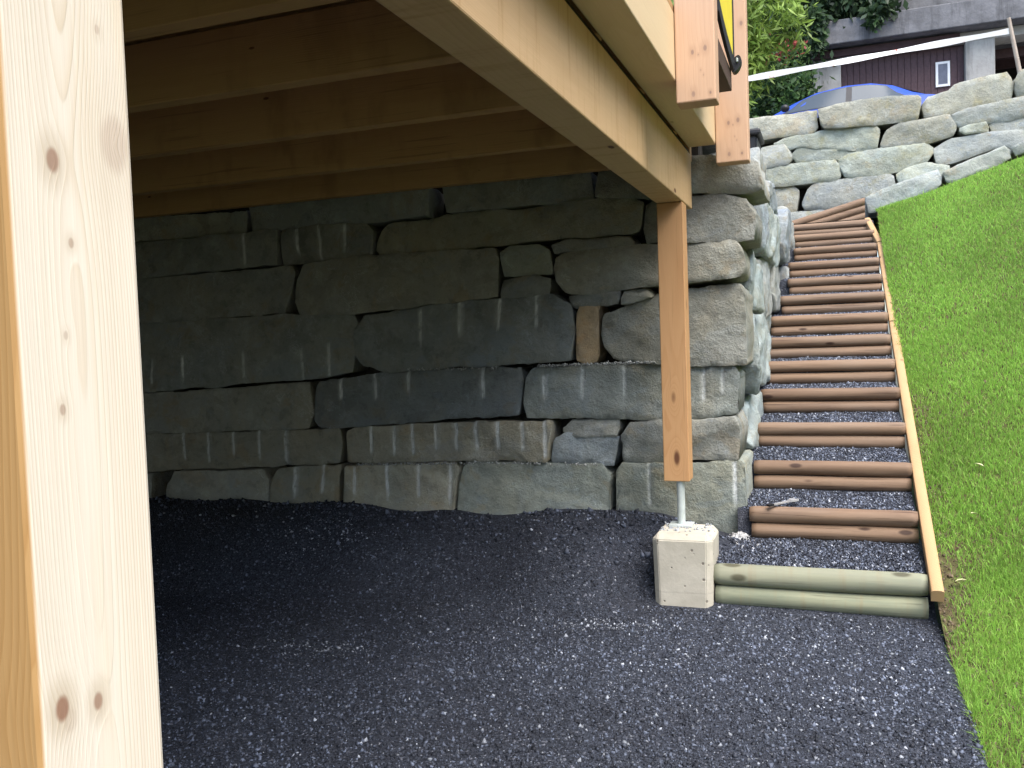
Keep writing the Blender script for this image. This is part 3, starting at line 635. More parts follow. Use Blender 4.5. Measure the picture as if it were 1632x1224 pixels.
# y of the log face, bottom, top, left x, right x
ST = [(4.415, .0, .21, -.588, .386), (4.87, .255, .42, -.45, .386), (5.26, .455, .615, -.455, .386), (5.68, .645, .80, -.475, .386), (6.12, .82, .98, -.475, .386), (6.53, .99, 1.15, -.485, .384),
      (6.91, 1.16, 1.32, -.495, .384), (7.26, 1.325, 1.485, -.475, .382), (7.66, 1.50, 1.66, -.42, .380), (8.02, 1.675, 1.82, -.375, .380), (8.42, 1.85, 1.99, -.385, .380), (8.80, 2.02, 2.15, -.35, .380), (9.17, 2.18, 2.31, -.37, .372), (9.50, 2.32, 2.45, -.41, .345)]
def log_mesh(x0, x1, y, z, r, seed, m, parent, y1=None, z1=None):
    N, K = 28, 20; v = []; sd = Vector((seed*5.3, seed*2.2, 0))
    for i in range(N+1):
        t = i/N; x = x0+(x1-x0)*t; yy = y+((y1-y)*t if y1 is not None else 0); zz = z+((z1-z)*t if z1 is not None else 0)
        bow = mn.noise(Vector((x*1.1, 0, 0))+sd)*.006
        e = min(t, 1-t)*abs(x1-x0); rr = r*(1-.10*max(0, 1-e/.012)**2)
        for k in range(K):
            a = 2*math.pi*k/K; q = rr+mn.noise(Vector((x*2, math.cos(a)*1.2, math.sin(a)*1.2))+sd)*.004+mn.noise(Vector((x*9, math.cos(a)*4, math.sin(a)*4))+sd)*.0012
            v.append((x, yy+math.cos(a)*q, zz+bow+math.sin(a)*q))
    f = [(i*K+k, i*K+(k+1) % K, (i+1)*K+(k+1) % K, (i+1)*K+k) for i in range(N) for k in range(K)]
    f += [tuple(range(K-1, -1, -1)), tuple(range(N*K, N*K+K))]
    o = mesh_o('log', v, f, m, parent, False)
    o.data.polygons.foreach_set('use_smooth', [True]*(N*K)+[False, False])
    return o
TREADS = []
for i, (y, zb_, zt, xa, xb) in enumerate(ST):
    r = (zt-zb_)/4*1.03
    y2, z2 = (ST[i+1][0], ST[i+1][1]) if i+1 < len(ST) else (9.8, 2.47)
    xl = min(xa, ST[i+1][3] if i+1 < len(ST) else xa)-.06
    if i == 0: xl = -.60
    def ht(X, Y, y=y, zt=zt, y2=y2, z2=z2): return zt-.022+(z2+.004-zt+.022)*np.clip((Y-y-r*1.5)/max(.05, y2-y-r), 0, 1)+vnoise(X, Y, 14, 31)*.005
    TREADS.append((xl, .384, y+r, y2+r*.8, ht))
    def hs(X, Y, y=y, r=r, ht=ht, zb_=zb_): return np.where(Y < y+r*1.06, zb_-.12, ht(X, Y))
    st_ = grid_o('step', np.linspace(xl, .380, 26), np.concatenate([[y+r*1.05], np.linspace(y+r*1.08, y2+r*1.3, 12)]), hs, M_GRAVEL)
    C.objects.unlink(st_); link(st_, stairs)
    mt = M_GREEN if i == 0 else M_LOG
    for k in (0, 1):
        lg = log_mesh(xa+random.uniform(0, .02)*(k == 0), xb-random.uniform(0, .008), y+r+.004*k, zb_+r*(1+2*k)*.98-(.003 if k == 0 and i else 0), r, i*2+k+1, mt, stairs)
        lg.parent = st_
tp = None
for k in (0, 1, 2):
    log_mesh(-.46+.10*(2-k)*.7, .31, 9.66, 2.455+.0-.09*(1-k)*.0+(.0 if k else -.0)+(-.085*(2-k))*.62, .040, 60+k, M_LOG if k < 2 else M_EDGE_LOG if False else M_LOG, stairs, y1=9.78, z1=2.665-.075*(2-k)).name = 'top_log'

def rail_seg(p0, p1, seed):
    bm = bmesh.new(); p0, p1 = Vector(p0), Vector(p1); N = 24; K = 12; d = (p1-p0); dn = d.normalized(); side = Vector((1, 0, 0)); side = (side-dn*side.dot(dn)).normalized(); upv = side.cross(dn)
    if upv.z < 0: upv = -upv
    rings = []
    for i in range(N+1):
        c = p0+d*(i/N); ring = []
        for k in range(K+1):      # half-round section, round side up
            a = math.pi*k/K; q = 1+mn.noise(Vector((i*.4, k*.3, seed)))*.03
            ring.append(bm.verts.new(c+side*math.cos(a)*.027*q+upv*(math.sin(a)*.010*q)))
        ring.append(bm.verts.new(c-side*.027-upv*.05)); ring.append(bm.verts.new(c+side*.027-upv*.05))
        rings.append(ring)
    n = len(rings[0])
    for A, B in zip(rings, rings[1:]):
        for k in range(n): bm.faces.new((A[k], A[(k+1) % n], B[(k+1) % n], B[k]))
    bm.faces.new(rings[0]); bm.faces.new(rings[-1][::-1])
    o = bm_o('edging_rail', bm, M_EDGE, stairs)
    return o
rail_seg((.415, 4.33, .165), (.415, 7.27, 1.405), 1)
rail_seg((.415, 7.28, 1.412), (.410, 8.95, 2.16), 2)
rail_seg((.408, 8.965, 2.17), (.325, 9.62, 2.47), 3)

# ------------------------------------------------------------------ loose gravel chips and grass (uncountable)
OCT_V = np.array([(1, 0, 0), (-1, 0, 0), (0, 1, 0), (0, -1, 0), (0, 0, 1), (0, 0, -1)], float)
OCT_F = np.array([(0, 2, 4), (2, 1, 4), (1, 3, 4), (3, 0, 4), (2, 0, 5), (1, 2, 5), (3, 1, 5), (0, 3, 5)])
def chips(name, P, size, cols, parent=None):
    n = len(P)
    V = OCT_V[None]*(.55+.75*rng.random((n, 6, 1)))*size[:, None, None]*(.6+.6*rng.random((n, 1, 3)))
    V += rng.normal(size=(n, 6, 3))*size[:, None, None]*.22
    a = rng.uniform(0, 6.283, n); b = rng.uniform(0, 6.283, n)
    ca, sa, cb, sb = np.cos(a), np.sin(a), np.cos(b), np.sin(b)
    x, y, z = V[..., 0], V[..., 1], V[..., 2]
    y, z = y*cb[:, None]-z*sb[:, None], y*sb[:, None]+z*cb[:, None]
    x, y = x*ca[:, None]-y*sa[:, None], x*sa[:, None]+y*ca[:, None]
    V = np.stack([x, y, z], -1)+P[:, None, :]
    F = (OCT_F[None]+(np.arange(n)*6)[:, None, None]).reshape(-1, 3)
    return raw_mesh(name, V.reshape(-1, 3), F, np.repeat(cols, 6, 0), M_STONES, parent)

def raw_mesh(name, V, F, col, m, parent=None):
    me = bpy.data.meshes.new(name); k = F.shape[1]
    me.vertices.add(len(V)); me.vertices.foreach_set('co', V.astype(np.float32).ravel())
    me.loops.add(F.size); me.loops.foreach_set('vertex_index', F.astype(np.int32).ravel())
    me.polygons.add(len(F)); me.polygons.foreach_set('loop_start', np.arange(0, F.size, k, dtype=np.int32))
    me.update(calc_edges=True); me.validate()
    at = me.attributes.new('col', 'FLOAT_COLOR', 'POINT')
    at.data.foreach_set('color', np.concatenate([col, np.ones((len(col), 1))], 1).astype(np.float32).ravel())
    me.materials.append(m)
    return link(bpy.data.objects.new(name, me), parent)

def chip_cols(n, light=.05):
    b = rng.random(n)**3.2*1.25; c = np.array([(.017, .020, .029)])+b[:, None]*np.array([(.108, .126, .168)])
    w = rng.random(n) < light
    c[w] = np.array([.26, .28, .32])*(.55+.9*rng.random((w.sum(), 1)))
    return c
def scatter(n):
    x = rng.uniform(-4.9, .46, n); y = 5.0-3.3*rng.random(n)**.85
    k = (rng.random(n) < .35+.65*sstep(-3.2, -.2, x)) & ~((x > -.9) & (x < -.58) & (y > 4.37) & (y < 4.68)) & ~((x > -.6) & (y > 4.40)) & (x < .415+.03*vnoise(x, y, 6, 44)) & ~((y > 4.93))
    return x[k], y[k]
x, y = scatter(150000)
sz = .003+.008*rng.random(len(x))**3.2
pl = .010+.050*sstep(-2.6, .2, x)+.38*sstep(.68, 1.05, vnoise(x, y*2.2, 4.0, 77))*sstep(.1, -.5, x)
cc = chip_cols(len(x), 0); w = rng.random(len(x)) < pl
cc[w] = np.array([.34, .365, .41])*(.3+1.0*rng.random((w.sum(), 1))); 
cc *= (.72+.38*sstep(-.7, .7, vnoise(x, y, 2.6, 91)))[:, None]; o = chips('gravel_chips', np.stack([x, y, h_gravel(x, y)+.001], 1), sz, cc); props(o, kind='stuff')
Ps = []
for (xa, xb, ya, yb, hf) in TREADS:
    n = int(14000*(xb-xa)*(yb-ya)/max(1, ya-3.6)**.5*1.1); xx = rng.uniform(xa+.02, xb-.01, n); yy = rng.uniform(ya+.01, yb-.04, n)
    Ps.append(np.stack([xx, yy, hf(xx, yy)+.002], 1))
P = np.concatenate(Ps); o = chips('tread_gravel', P, .004+.006*rng.random(len(P))**2, chip_cols(len(P), .07), stairs); props(o, kind='stuff')
# lumps along the foot of the stones
n = 900; x = rng.uniform(-4.6, -.5, n); y = 4.93-np.abs(rng.normal(size=n))*.22
o = chips('gravel_lumps', np.stack([x, y, h_gravel(x, y)+.004], 1), .008+.012*rng.random(n)**2, chip_cols(n, .03)); props(o, kind='stuff')

def blades(n, x, y, zf, hgt, wid, colf, name, mat, lean=.5):
    z = zf(x, y); a = rng.uniform(0, 6.283, n); la = rng.uniform(0, 6.283, n); ll = lean*rng.random(n)
    h = hgt*(.45+.9*rng.random(n)); w = wid*(.6+.8*rng.random(n))
    ca, sa = np.cos(a)*w/2, np.sin(a)*w/2; lx_, ly_ = np.cos(la)*ll*h, np.sin(la)*ll*h
    V = np.empty((n, 5, 3))
    V[:, 0] = np.stack([x-ca, y-sa, z-.004], 1); V[:, 1] = np.stack([x+ca, y+sa, z-.004], 1)
    V[:, 2] = np.stack([x-ca*.8+lx_*.35, y-sa*.8+ly_*.35, z+h*.55], 1); V[:, 3] = np.stack([x+ca*.8+lx_*.35, y+sa*.8+ly_*.35, z+h*.55], 1)
    V[:, 4] = np.stack([x+lx_, y+ly_, z+h*(1-.25*ll)], 1)
    T = np.array([(0, 1, 3), (0, 3, 2), (2, 3, 4)]); F = (T[None]+(np.arange(n)*5)[:, None, None]).reshape(-1, 3)
    return raw_mesh(name, V.reshape(-1, 3), F, np.repeat(colf, 5, 0), mat)
M_GRASS = vcol_mat('young_grass', rough=.55, spec=.25, trans=.55)
def grass_area(n, x0, x1, y0, y1, hgt, wid):
    x = x0+(x1-x0)*rng.random(n)**1.15; y = rng.uniform(y0, y1, n)
    d = .98+.32*vnoise(x, y, 3.2, 61)+.25*vnoise(x, y, 9, 62)-.62*(1-sstep(.40, .54+.14*sstep(7, 3, y), x+.06*vnoise(x, y, 5, 63)))-.25*(1-sstep(.5, 1.1, x))*sstep(9.5, 5, y)
    k = rng.random(n) < np.clip(d+.15, 0.015, 1); x, y = x[k], y[k]; n = len(x)
    c = np.array([(.245, .445, .085)])*(.65+.7*rng.random((n, 1)))+np.array([(.07, .06, .01)])*rng.random((n, 1))
    c *= (.87+.22*sstep(-.8, .8, vnoise(x, y, 4.5, 64)))[:, None]; ye = sstep(.2, 1.2, vnoise(x, y, 2.3, 65))[:, None]; c = c+ye*np.array([(.03, .02, .005)])
    dry = rng.random(n) < .035; c[dry] = np.array([.26, .22, .10])
    return x, y, c, hgt, wid
parts = [grass_area(170000, .42, 2.6, 2.3, 4.6, .036, .003), grass_area(130000, .42, 3.0, 4.6, 7.0, .034, .0040), grass_area(110000, .42, 3.6, 7.0, 9.85, .034, .0055)]
x = np.concatenate([p[0] for p in parts]); y = np.concatenate([p[1] for p in parts]); c = np.concatenate([p[2] for p in parts])
hg = np.concatenate([np.full(len(p[0]), p[3]) for p in parts]); wd = np.concatenate([np.full(len(p[0]), p[4]) for p in parts])
long_ = rng.random(len(x)) < .03; hg[long_] *= 2.0
g_ = blades(len(x), x, y, h_lawn, hg, wd, c, 'grass', M_GRASS, 1.3); props(g_, kind='stuff')

# ------------------------------------------------------------------ plants
def leaf_cloud(n, cen, rad, size, cols, jit=.35, flat=0.0, clumps=22, seed=0, asp=2.2, droop=0.0):
    r = np.random.default_rng(seed); cen = np.array(cen); rad = np.array(rad)
    cl = r.normal(size=(clumps, 3)); cl /= np.linalg.norm(cl, axis=1)[:, None]; cl *= (r.random((clumps, 1))**.45); tone = .55+.9*r.random(clumps)
    k = r.integers(0, clumps, n); p = cen+(cl[k]+r.normal(size=(n, 3))*jit*.55)*rad
    d = r.normal(size=(n, 3)); d[:, 2] -= droop; d /= np.linalg.norm(d, axis=1)[:, None]
    e = np.cross(d, r.normal(size=(n, 3))); e /= np.linalg.norm(e, axis=1)[:, None]
    s = size*(.5+r.random(n))[:, None]
    V = np.stack([p, p+d*s*.5+e*s/asp/2, p+d*s, p+d*s*.5-e*s/asp/2], 1)
    F = np.arange(n*4).reshape(-1, 4)
    c = np.array(cols)[r.integers(0, len(cols), n)]*(tone[k]*(.75+.5*r.random(n)))[:, None]
    return V.reshape(-1, 3), F, np.repeat(c, 4, 0)
M_LEAF = vcol_mat('leaf', rough=.5, spec=.3, trans=.3)
M_BARK = plain('bark', (.06, .045, .03), .9, .1)
def shrub(name, label, cat, base, clouds, group=None, stems=5, seed=0):
    t = empty(name, base, label, cat, group)
    Vs, Fs, Cs, o = [], [], [], 0
    for (V, F, c) in clouds: Vs.append(V); Fs.append(F+o); Cs.append(c); o += len(V)
    raw_mesh('foliage', np.concatenate(Vs), np.concatenate(Fs), np.concatenate(Cs), M_LEAF, t)
    bm = bmesh.new(); r = random.Random(seed); cx = np.concatenate(Vs).mean(0); top = np.concatenate(Vs)[:, 2].max()
    for k in range(stems):
        a = Vector(base)+Vector((r.uniform(-.15, .15), r.uniform(-.15, .15), -.1)); e = Vector((cx[0]+r.uniform(-.5, .5), cx[1]+r.uniform(-.3, .3), base[2]+(top-base[2])*r.uniform(.6, .85)))
        mdl = (a+e)/2+Vector((r.uniform(-.2, .2), r.uniform(-.2, .2), 0)); add_tube(bm, [a, mdl, e], [.03, .02, .008], 6)
    bm_o('stem', bm, M_BARK, t)
    return t
BR = [(.17, .26, .045), (.22, .31, .065), (.13, .21, .04)]
DK = [(.035, .07, .025), (.05, .09, .035), (.03, .055, .03), (.07, .11, .06)]
shrub('bamboo_bush', 'bright yellow-green feathery bush beside the railing post, above the white tape', 'bush', (-1.35, 13.6, 3.95),
      [leaf_cloud(5200, (-1.15, 13.6, 6.1), (.75, .5, 1.0), .15, BR, .3, clumps=34, seed=1, asp=4.5, droop=.5), leaf_cloud(1700, (-1.25, 13.4, 5.1), (.5, .4, .45), .13, BR, .35, clumps=16, seed=2, asp=4, droop=.5)], seed=1)
shrub('flowering_bush', 'low green bush dotted with red blossoms under the white tape', 'bush', (-.95, 18.9, 4.2),
      [leaf_cloud(5600, (-1.05, 18.9, 6.0), (.75, .45, 1.05), .12, [(.05, .10, .03), (.07, .13, .035), (.04, .08, .03)], .4, clumps=30, seed=3), leaf_cloud(100, (-.85, 18.35, 6.86), (.40, .2, .17), .09, [(.32, .06, .05), (.26, .05, .05)], .6, clumps=9, seed=4, asp=1.3)], seed=2)
shrub('dark_bush', 'dark green shrub filling the slope behind the bright bush', 'bush', (-1.5, 20.2, 4.4),
      [leaf_cloud(9000, (-1.5, 20.2, 7.5), (1.35, .8, 2.6), .17, DK, .4, clumps=60, seed=5)], seed=3)
shrub('hanging_creeper', 'bluish green creeper spilling over the top of the garage facade', 'creeper', (.9, 21.5, 8.2),
      [leaf_cloud(7000, (.20, 19.55, 8.35), (1.25, .30, .85), .17, DK, .4, clumps=60, seed=6, droop=.9), leaf_cloud(1200, (-.25, 19.3, 7.65), (.3, .15, .5), .15, DK, .4, clumps=10, seed=7, droop=1.2),
       leaf_cloud(900, (.95, 19.3, 7.75), (.25, .15, .45), .15, DK, .4, clumps=10, seed=8, droop=1.2)], seed=4)

# ------------------------------------------------------------------ garage
gar = empty('garage', (1.4, 20, 4.3), 'grey concrete garage with purple-brown plank door, set into the bank', 'garage')
def gconc(name, c, d):
    m, nt, b = new_mat(name, .9, .2); g = G(nt); co = g.coord()
    n = g.noise(co, 2.2, 7, .7); run = g.noise(g.vscale(co, (5, 5, .6)), 1.0, 6, .7)
    col = g.mix(g.ramp(n, .3, .7), d, c); col = g.mix(g.m('MULTIPLY', g.ramp(run, .48, .7), .6), col, tuple(x*.45 for x in d))
    g.put(b.inputs['Base Color'], col); g.put(b.inputs['Normal'], g.bump(g.noise(co, 14, 5), .4, .02)); return m
M_GC = gconc('garage_concrete', (.42, .41, .38), (.32, .31, .29)); M_GW = gconc('weathered_concrete', (.20, .20, .21), (.115, .115, .12))
M_DOOR = plain('purple_brown_door', (.075, .042, .046), .6, .3, var=.2, scale=20)
M_DARK = plain('garage_interior', (.03, .025, .022), .9, .1)
box('pillar', (-.33, .21, 19.7, 20.2, 4.1, 6.95), M_GC, gar, .02); box('pillar', (2.50, 3.02, 19.7, 20.2, 4.1, 6.95), M_GC, gar, .02)
box('lintel', (-.36, 9, 19.75, 20.3, 6.95, 7.14), M_GC, gar, .02); box('slab', (-.40, 9, 19.35, 23.2, 7.145, 7.62), M_GW, gar, .02)
box('pillar', (5.6, 6.1, 19.7, 20.2, 4.1, 6.95), M_GC, gar, .02)
box('side_wall', (-.33, -.05, 20.2, 23, 4.1, 7.14), M_GC, gar, 0); box('back_wall', (-.04, 9, 22.8, 23.0, 4.1, 7.14), M_DARK, gar, 0)
box('facade', (-.40, 9, 19.95, 20.4, 7.622, 11), M_GW, gar, .02)
M_BRB = plain('brown_fascia', (.06, .035, .035), .7, .2)
box('fascia', (-.30, 2.4, 19.62, 19.70, 6.96, 7.10), M_BRB, gar, .004)
door = bm_o('door', add_box(bmesh.new(), .21, 2.50, 19.93, 19.99, 4.15, 6.95), M_DOOR, gar)
me = None
for k in range(19):
    x0 = .212+k*.1204
    if me is None:
        pk = box('plank', (x0, x0+.116, 19.905, 19.931, 4.16, 6.94), M_DOOR, gar, .006); me = pk.data; pk.parent = door; pk0 = pk
    else:
        pk = pk0.copy(); C.objects.link(pk); pk.location.x = pk0.location.x+k*.1204
M_WHT = plain('white_paint', (.78, .78, .78), .5, .4, var=.03)
M_PANE = plain('dark_glass', (.10, .10, .13), .15, .5)
bm = bmesh.new()
for b_ in ((1.985, 2.03, 19.87, 19.90, 6.17, 6.66), (2.20, 2.245, 19.87, 19.90, 6.17, 6.66), (2.03, 2.20, 19.87, 19.90, 6.17, 6.215), (2.03, 2.20, 19.87, 19.90, 6.615, 6.66)): add_box(bm, *b_)
wf = bm_o('window_frame', bm, M_WHT, gar); pn = box('pane', (2.03, 2.20, 19.88, 19.895, 6.215, 6.615), M_PANE, gar, 0); pn.parent = wf
box('rafter', (3.05, 5.6, 20.4, 20.5, 6.72, 6.90), M_BRB, gar, 0); box('rafter', (3.05, 5.6, 21.2, 21.3, 6.72, 6.90), M_BRB, gar, 0)
rw = bm_o('rock_outcrop', bmesh.new(), M_GW) if False else None

# ------------------------------------------------------------------ blue car
M_BLUE = new_mat('blue_car_paint', .5, .2)[0]; M_BLUE.node_tree.nodes['Principled BSDF'].inputs['Base Color'].default_value = (.022, .065, .34, 1); M_BLUE.node_tree.nodes['Principled BSDF'].inputs['Coat Weight'].default_value = .05
M_GLASS = new_mat('car_glass', .12, .25)[0]; M_GLASS.node_tree.nodes['Principled BSDF'].inputs['Base Color'].default_value = (.05, .065, .08, 1)
CX, CY, CZ = -2.18, 17.6, 4.33
car = empty('parked_car', (CX+2.1, CY, CZ), 'blue car by the garage, only its roof and windows showing above the wall', 'car')
ST_C = [ # x, belt half-width, belt z, roof half width, roof z, lower half width
 (0.0, .62, .55, .60, .57, .60), (.10, .74, .66, .70, .69, .72), (.45, .83, .76, .76, .79, .84), (.95, .86, .85, .78, .89, .87), (1.12, .865, .88, .76, .93, .875), (1.55, .87, .92, .66, 1.16, .88), (1.95, .87, .94, .60, 1.32, .88), (2.45, .87, .95, .585, 1.385, .88),
 (2.85, .87, .96, .585, 1.375, .88), (3.2, .87, .97, .60, 1.29, .88), (3.5, .865, .98, .66, 1.13, .875), (3.72, .86, .985, .74, 1.04, .87), (3.9, .84, .96, .75, 1.0, .85), (4.08, .80, .92, .72, .95, .80), (4.16, .74, .78, .70, .82, .74)]
v = []; 
for (x, wb, zb_, wr, zr, wl_) in ST_C:
    half = [(wl_*.9, .2), (wl_, .42), (wl_*1.01, .62 if zb_ > .7 else zb_*.85), (wb, zb_), (wr+(wb-wr)*.06, zr-.03), (wr*.82, zr+.0), (wr*.4, zr+.018)]
    ring = half+[(0, zr+.022)]+[(-a, b) for a, b in half[::-1]]
    v += [(CX+x, CY-a, CZ+b) for a, b in ring]
n = 15; f = []
for i in range(len(ST_C)-1):
    for k in range(n-1): f.append((i*n+k, (i+1)*n+k, (i+1)*n+k+1, i*n+k+1))
    f.append((i*n+n-1, (i+1)*n+n-1, (i+1)*n, i*n))
f += [tuple(range(n)), tuple(range((len(ST_C)-1)*n+n-1, (len(ST_C)-1)*n-1, -1))]
body = mesh_o('body', v, f, M_BLUE, car, True)
def sec(x):
    for A, B in zip(ST_C, ST_C[1:]):
        if A[0] <= x <= B[0]:
            t = (x-A[0])/(B[0]-A[0]); return [a+(b-a)*t for a, b in zip(A, B)]
def side_glass(name, x0, x1, x0t, x1t, s, m=None, off=.008, ta=.06, tb=.90):
    vv = []; N = 8
    for t in (ta, .5, tb):
        for i in range(N+1):
            x = x0+(x1-x0)*i/N; xt = x0t+(x1t-x0t)*i/N; xx = x+(xt-x)*t; q = sec(xx)
            yy = q[1]+(q[3]+(q[1]-q[3])*.06-q[1])*t; zz = q[2]+(q[4]-.03-q[2])*t
            vv.append((CX+xx, CY+s*(yy+off), CZ+zz+.004))
    ff = [(r*(N+1)+i, r*(N+1)+i+1, (r+1)*(N+1)+i+1, (r+1)*(N+1)+i) for r in range(2) for i in range(N)]
    return mesh_o(name, vv, ff if s < 0 else [q[::-1] for q in ff], m or M_GLASS, car, True)
for s in (-1, 1):
    side_glass('window_trim', 1.31, 3.43, 1.73, 3.07, s, M_BLK, .004, .03, .93)
    side_glass('window', 1.35, 2.42, 1.75, 2.45, s); side_glass('window', 2.52, 3.40, 2.54, 3.05, s)
def end_glass(name, xa, xb):
    vv = []
    for x in (xa, (xa+xb)/2, xb):
        q = sec(x)
        for k in (-.9, -.45, 0, .45, .9): vv.append((CX+x, CY+k*q[3]*.95, CZ+q[4]+.022-.03*abs(k)**2+.012))
    return mesh_o(name, vv, [(r*5+i, r*5+i+1, (r+1)*5+i+1, (r+1)*5+i) for r in range(2) for i in range(4)], M_GLASS, car, True)
end_glass('windscreen', 1.18, 1.85); end_glass('rear_window', 3.15, 3.64)
for s in (-1, 1):
    mb = bmesh.new(); bmesh.ops.create_uvsphere(mb, u_segments=12, v_segments=8, radius=.5); bmesh.ops.scale(mb, vec=(.16, .2, .13), verts=mb.verts); bmesh.ops.translate(mb, vec=(CX+1.42, CY+s*.97, CZ+1.0), verts=mb.verts); bm_o('mirror', mb, M_BLK, car, True)
    for x in (.80, 3.45):
        wb = bmesh.new(); bmesh.ops.create_cone(wb, cap_ends=True, segments=28, radius1=.31, radius2=.31, depth=.2); bmesh.ops.bevel(wb, geom=[e for e in wb.edges if e.is_manifold and e.calc_face_angle(0) > 1], offset=.03, segments=2, affect='EDGES')
        bmesh.ops.rotate(wb, cent=(0, 0, 0), matrix=Matrix.Rotation(R(90), 3, 'X'), verts=wb.verts); bmesh.ops.translate(wb, vec=(CX+x, CY+s*.80, CZ+.31), verts=wb.verts); w_ = bm_o('wheel', wb, M_BLK, car)
        rb = bmesh.new(); bmesh.ops.create_cone(rb, cap_ends=True, segments=24, radius1=.19, radius2=.17, depth=.02); bmesh.ops.rotate(rb, cent=(0, 0, 0), matrix=Matrix.Rotation(R(90), 3, 'X'), verts=rb.verts); bmesh.ops.translate(rb, vec=(CX+x, CY+s*.905, CZ+.31), verts=rb.verts)
        bm_o('rim', rb, M_GALV, car).parent = w_
    box('headlight', (CX+.06, CX+.16, CY+s*.56-.13, CY+s*.56+.13, CZ+.56, CZ+.66), M_PANE, car, .02); box('tail_light', (CX+4.09, CX+4.165, CY+s*.58-.14, CY+s*.58+.14, CZ+.72, CZ+.84), plain('red_lens', (.3, .01, .01), .2), car, .02)
    box('door_handle', (CX+2.25, CX+2.42, CY+s*.885-.012, CY+s*.885+.012, CZ+.80, CZ+.83), M_BLK, car, .004)

# ------------------------------------------------------------------ tape, stake, bin, spanner, leaves
M_TAPE = new_mat('barrier_tape', .4, .4)[0]; g = G(M_TAPE.node_tree); co = g.coord(); sx = g.n('ShaderNodeSeparateXYZ'); g.put(sx.inputs[0], co)
fr = g.m('FRACT', g.m('MULTIPLY', sx.outputs[0], 1.5)); red = g.m('MULTIPLY', g.ramp(fr, .09, .05), g.ramp(g.noise(co, 9, 3), .50, .60))
g.put(M_TAPE.node_tree.nodes['Principled BSDF'].inputs['Base Color'], g.mix(red, (.80, .79, .77), (.62, .12, .08)))
v = []; N = 60
for i in range(N+1):
    t = i/N; x = -2.6+(1.83+2.6)*t; z = 4.05+(4.495-4.05)*t
    sag = -.10*math.sin(math.pi*t); z0 = 4.385-.03+(x+.864)*.052; hw = .030+.006*math.sin(x*7)
    tw = .25*math.sin(x*3.1)
    for k, th in ((-1, 0), (1, 0), (1, 1), (-1, 1)):
        v.append((x, 10.9+k*hw*math.sin(tw)+.0015*th, z0+k*hw))
f = []
for i in range(N):
    for k in range(4): f.append((i*4+k, (i+1)*4+k, (i+1)*4+(k+1) % 4, i*4+(k+1) % 4))
tape = mesh_o('barrier_tape', v, f+[(3, 2, 1, 0), (N*4, N*4+1, N*4+2, N*4+3)], M_TAPE, smooth=False); props(tape, 'white plastic barrier tape with red bits stretched above the upper wall', 'barrier tape')
bm = bmesh.new(); add_tube(bm, [(1.93, 10.9, 3.6), (1.90, 10.9, 4.05), (1.80, 10.9, 4.63)], [.024, .023, .02], 8)
stake = bm_o('wooden_stake', bm, M_EDGE2 if False else plain('weathered_stake', (.34, .29, .24), .8, .2)); props(stake, 'thin leaning weathered wooden stake holding the white tape', 'stake')
bn = empty('wheelie_bin', (-.92, 9.2, 2.43), 'black plastic bin half hidden behind the railing post', 'bin')
bm = bmesh.new(); add_box(bm, -1.17, -.67, 8.95, 9.45, 2.43, 3.27)
for v_ in bm.verts:
    if v_.co.z < 2.6: v_.co.x = -.92+(v_.co.x+.92)*.78; v_.co.y = 9.2+(v_.co.y-9.2)*.8
bmesh.ops.bevel(bm, geom=bm.edges[:], offset=.02, segments=2, affect='EDGES'); bm_o('tub', bm, M_BLK, bn)
box('lid', (-1.20, -.64, 8.92, 9.48, 3.272, 3.335), M_BLK, bn, .02)
M_STEEL = plain('worn_steel', (.45, .45, .46), .4, .5, .5)
spn = empty('spanner', (-.27, 4.93, .43), 'small steel spanner lying across the second log step', 'spanner')
P0, P1 = Vector((-.335, 4.885, .432)), Vector((-.20, 5.015, .445))
d = (P1-P0).normalized(); nrm = Vector((0, 0, 1)); sd_ = d.cross(nrm)
def strip(name, pts, th, m):
    bot = [P0+d*a+sd_*b for a, b in pts]; vv = [tuple(q) for q in bot]+[tuple(q+nrm*th) for q in bot]; n = len(pts)
    return mesh_o(name, vv, [tuple(range(n-1, -1, -1)), tuple(range(n, 2*n))]+[(i, (i+1) % n, n+(i+1) % n, n+i) for i in range(n)], m, spn)
strip('handle', [(0, -.009), (.13, -.007), (.13, .007), (0, .009)], .008, M_STEEL)
strip('jaw', [(.125, -.010), (.145, -.024), (.175, -.022), (.172, -.010), (.152, -.006), (.152, .006), (.175, .010), (.170, .022), (.145, .022), (.125, .010)], .011, M_STEEL)
strip('grip', [(-.022, -.012), (-.004, -.014), (.012, -.010), (.012, .010), (-.004, .014), (-.022, .012)], .011, M_BLK)

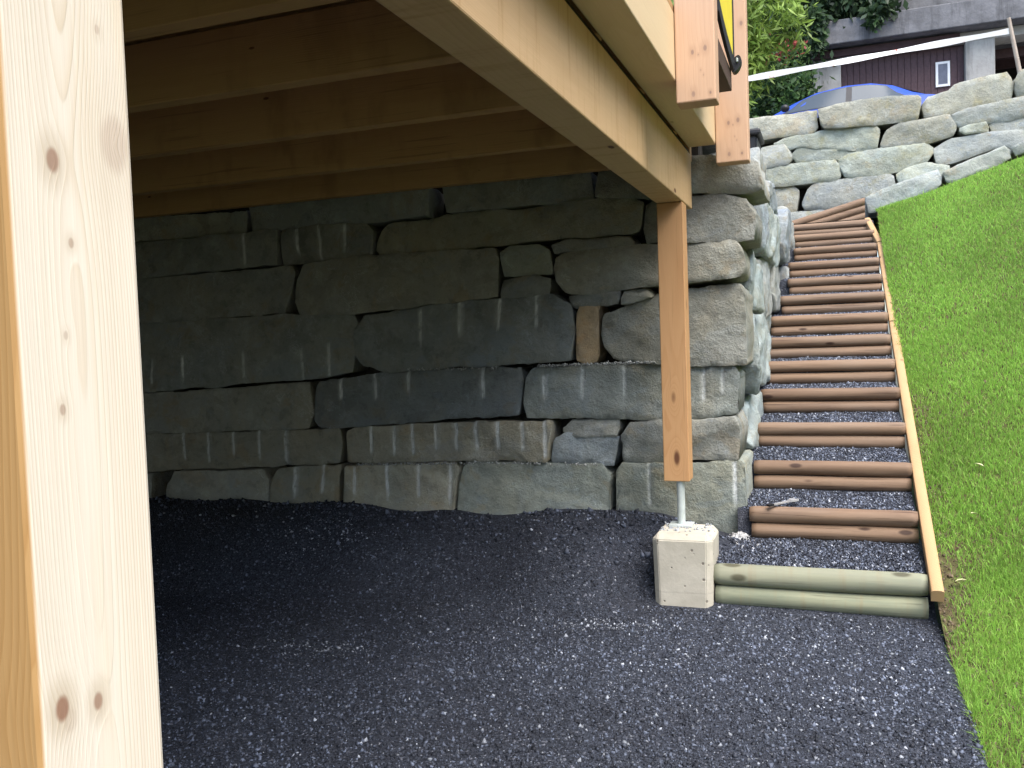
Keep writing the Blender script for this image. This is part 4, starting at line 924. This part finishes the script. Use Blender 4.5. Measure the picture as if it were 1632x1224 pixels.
n = 5200; x = .425+np.abs(rng.normal(size=n))*.16; y = rng.uniform(2.4, 9.2, n)
sc_ = np.array([(.11, .08, .05)])*(.4+1.0*rng.random((n, 1)))
o = chips('soil_crumbs', np.stack([x, y, h_lawn(x, y)+.001], 1), .004+.010*rng.random(n)**3, sc_); props(o, kind='stuff')
GRIT = [(-1.65, -.95, 1.203, 1.207, 420), (-2.93, -2.1, .602, .622, 160), (-2.1, -1.3, .625, .625, 120), (-2.5, -1.9, 1.20, 1.197, 90)]
gp = []
for (xa, xb, za, zb__, nn) in GRIT:
    t = rng.random(nn); gp.append(np.stack([xa+(xb-xa)*t, 4.955-.025*rng.random(nn), za+(zb__-za)*t+.004+.01*rng.random(nn)**2], 1))
gp = np.concatenate(gp); o = chips('grit', gp, .004+.006*rng.random(len(gp))**2, np.array([.42, .43, .41])*(.4+.8*rng.random((len(gp), 1))), wall); props(o, kind='stuff')
n = 1100; a = rng.uniform(0, 6.28, n); r_ = np.abs(rng.normal(size=n))*.06
cm = np.array([.42, .42, .42])*(.7+.5*rng.random((n, 1)))
P = np.stack([-.50+r_*np.cos(a)*1.0, 4.90+r_*np.sin(a)*1.2, .225+(.034*np.exp(-(r_/.06)**2)+.012*rng.random(n))], 1)
o = chips('mortar_crumbs', P, .006+.008*rng.random(n), cm); props(o, kind='stuff')
n = 70; P = np.stack([rng.uniform(-.86, -.61, n), rng.uniform(4.45, 4.65, n), np.full(n, .370)], 1)
o = chips('gravel_crumbs', P, .005+.007*rng.random(n), np.array([.36, .38, .40])*(.6+.6*rng.random((n, 1)))); props(o, kind='stuff')
M_DRYLEAF = plain('yellowed_leaf', (.42, .42, .22), .6, .3)
LEAVES = [(.50, 4.48, 'yellowed leaf on bare soil by the lower end of the edging rail'), (.93, 4.30, 'pale fallen leaf on the grass near the right picture edge'), (.74, 5.3, 'pale fallen leaf in the middle of the grass beside the lower steps'), (.66, 4.95, 'small brown leaf on thin grass beside the edging rail'), (1.5, 6.6, 'pale fallen leaf high on the slope of grass')]
for i, (lx_, ly_, lb) in enumerate(LEAVES):
    z = float(h_lawn(lx_, ly_))+.035; a = i*1.3; L = .05
    pts = [(0, 0), (.3, .22), (.6, .2), (1, 0), (.6, -.2), (.3, -.22)]; vv = []
    for k, (p, q) in enumerate(pts): vv.append((lx_+(p*math.cos(a)-q*math.sin(a))*L, ly_+(p*math.sin(a)+q*math.cos(a))*L, z+.006*(abs(q) > .1)+.012*p))
    n = 6; vv += [(a_, b_, c_-.001) for a_, b_, c_ in vv]
    o = mesh_o('fallen_leaf', vv, [(0, 1, 2, 3), (0, 3, 4, 5)]+[(9, 8, 7, 6), (11, 10, 9, 6)]+[(i_, i_+6, (i_+1) % 6+6, (i_+1) % 6) for i_ in range(6)], M_DRYLEAF)
    props(o, lb, 'leaf', 'fallen leaves on the lawn')
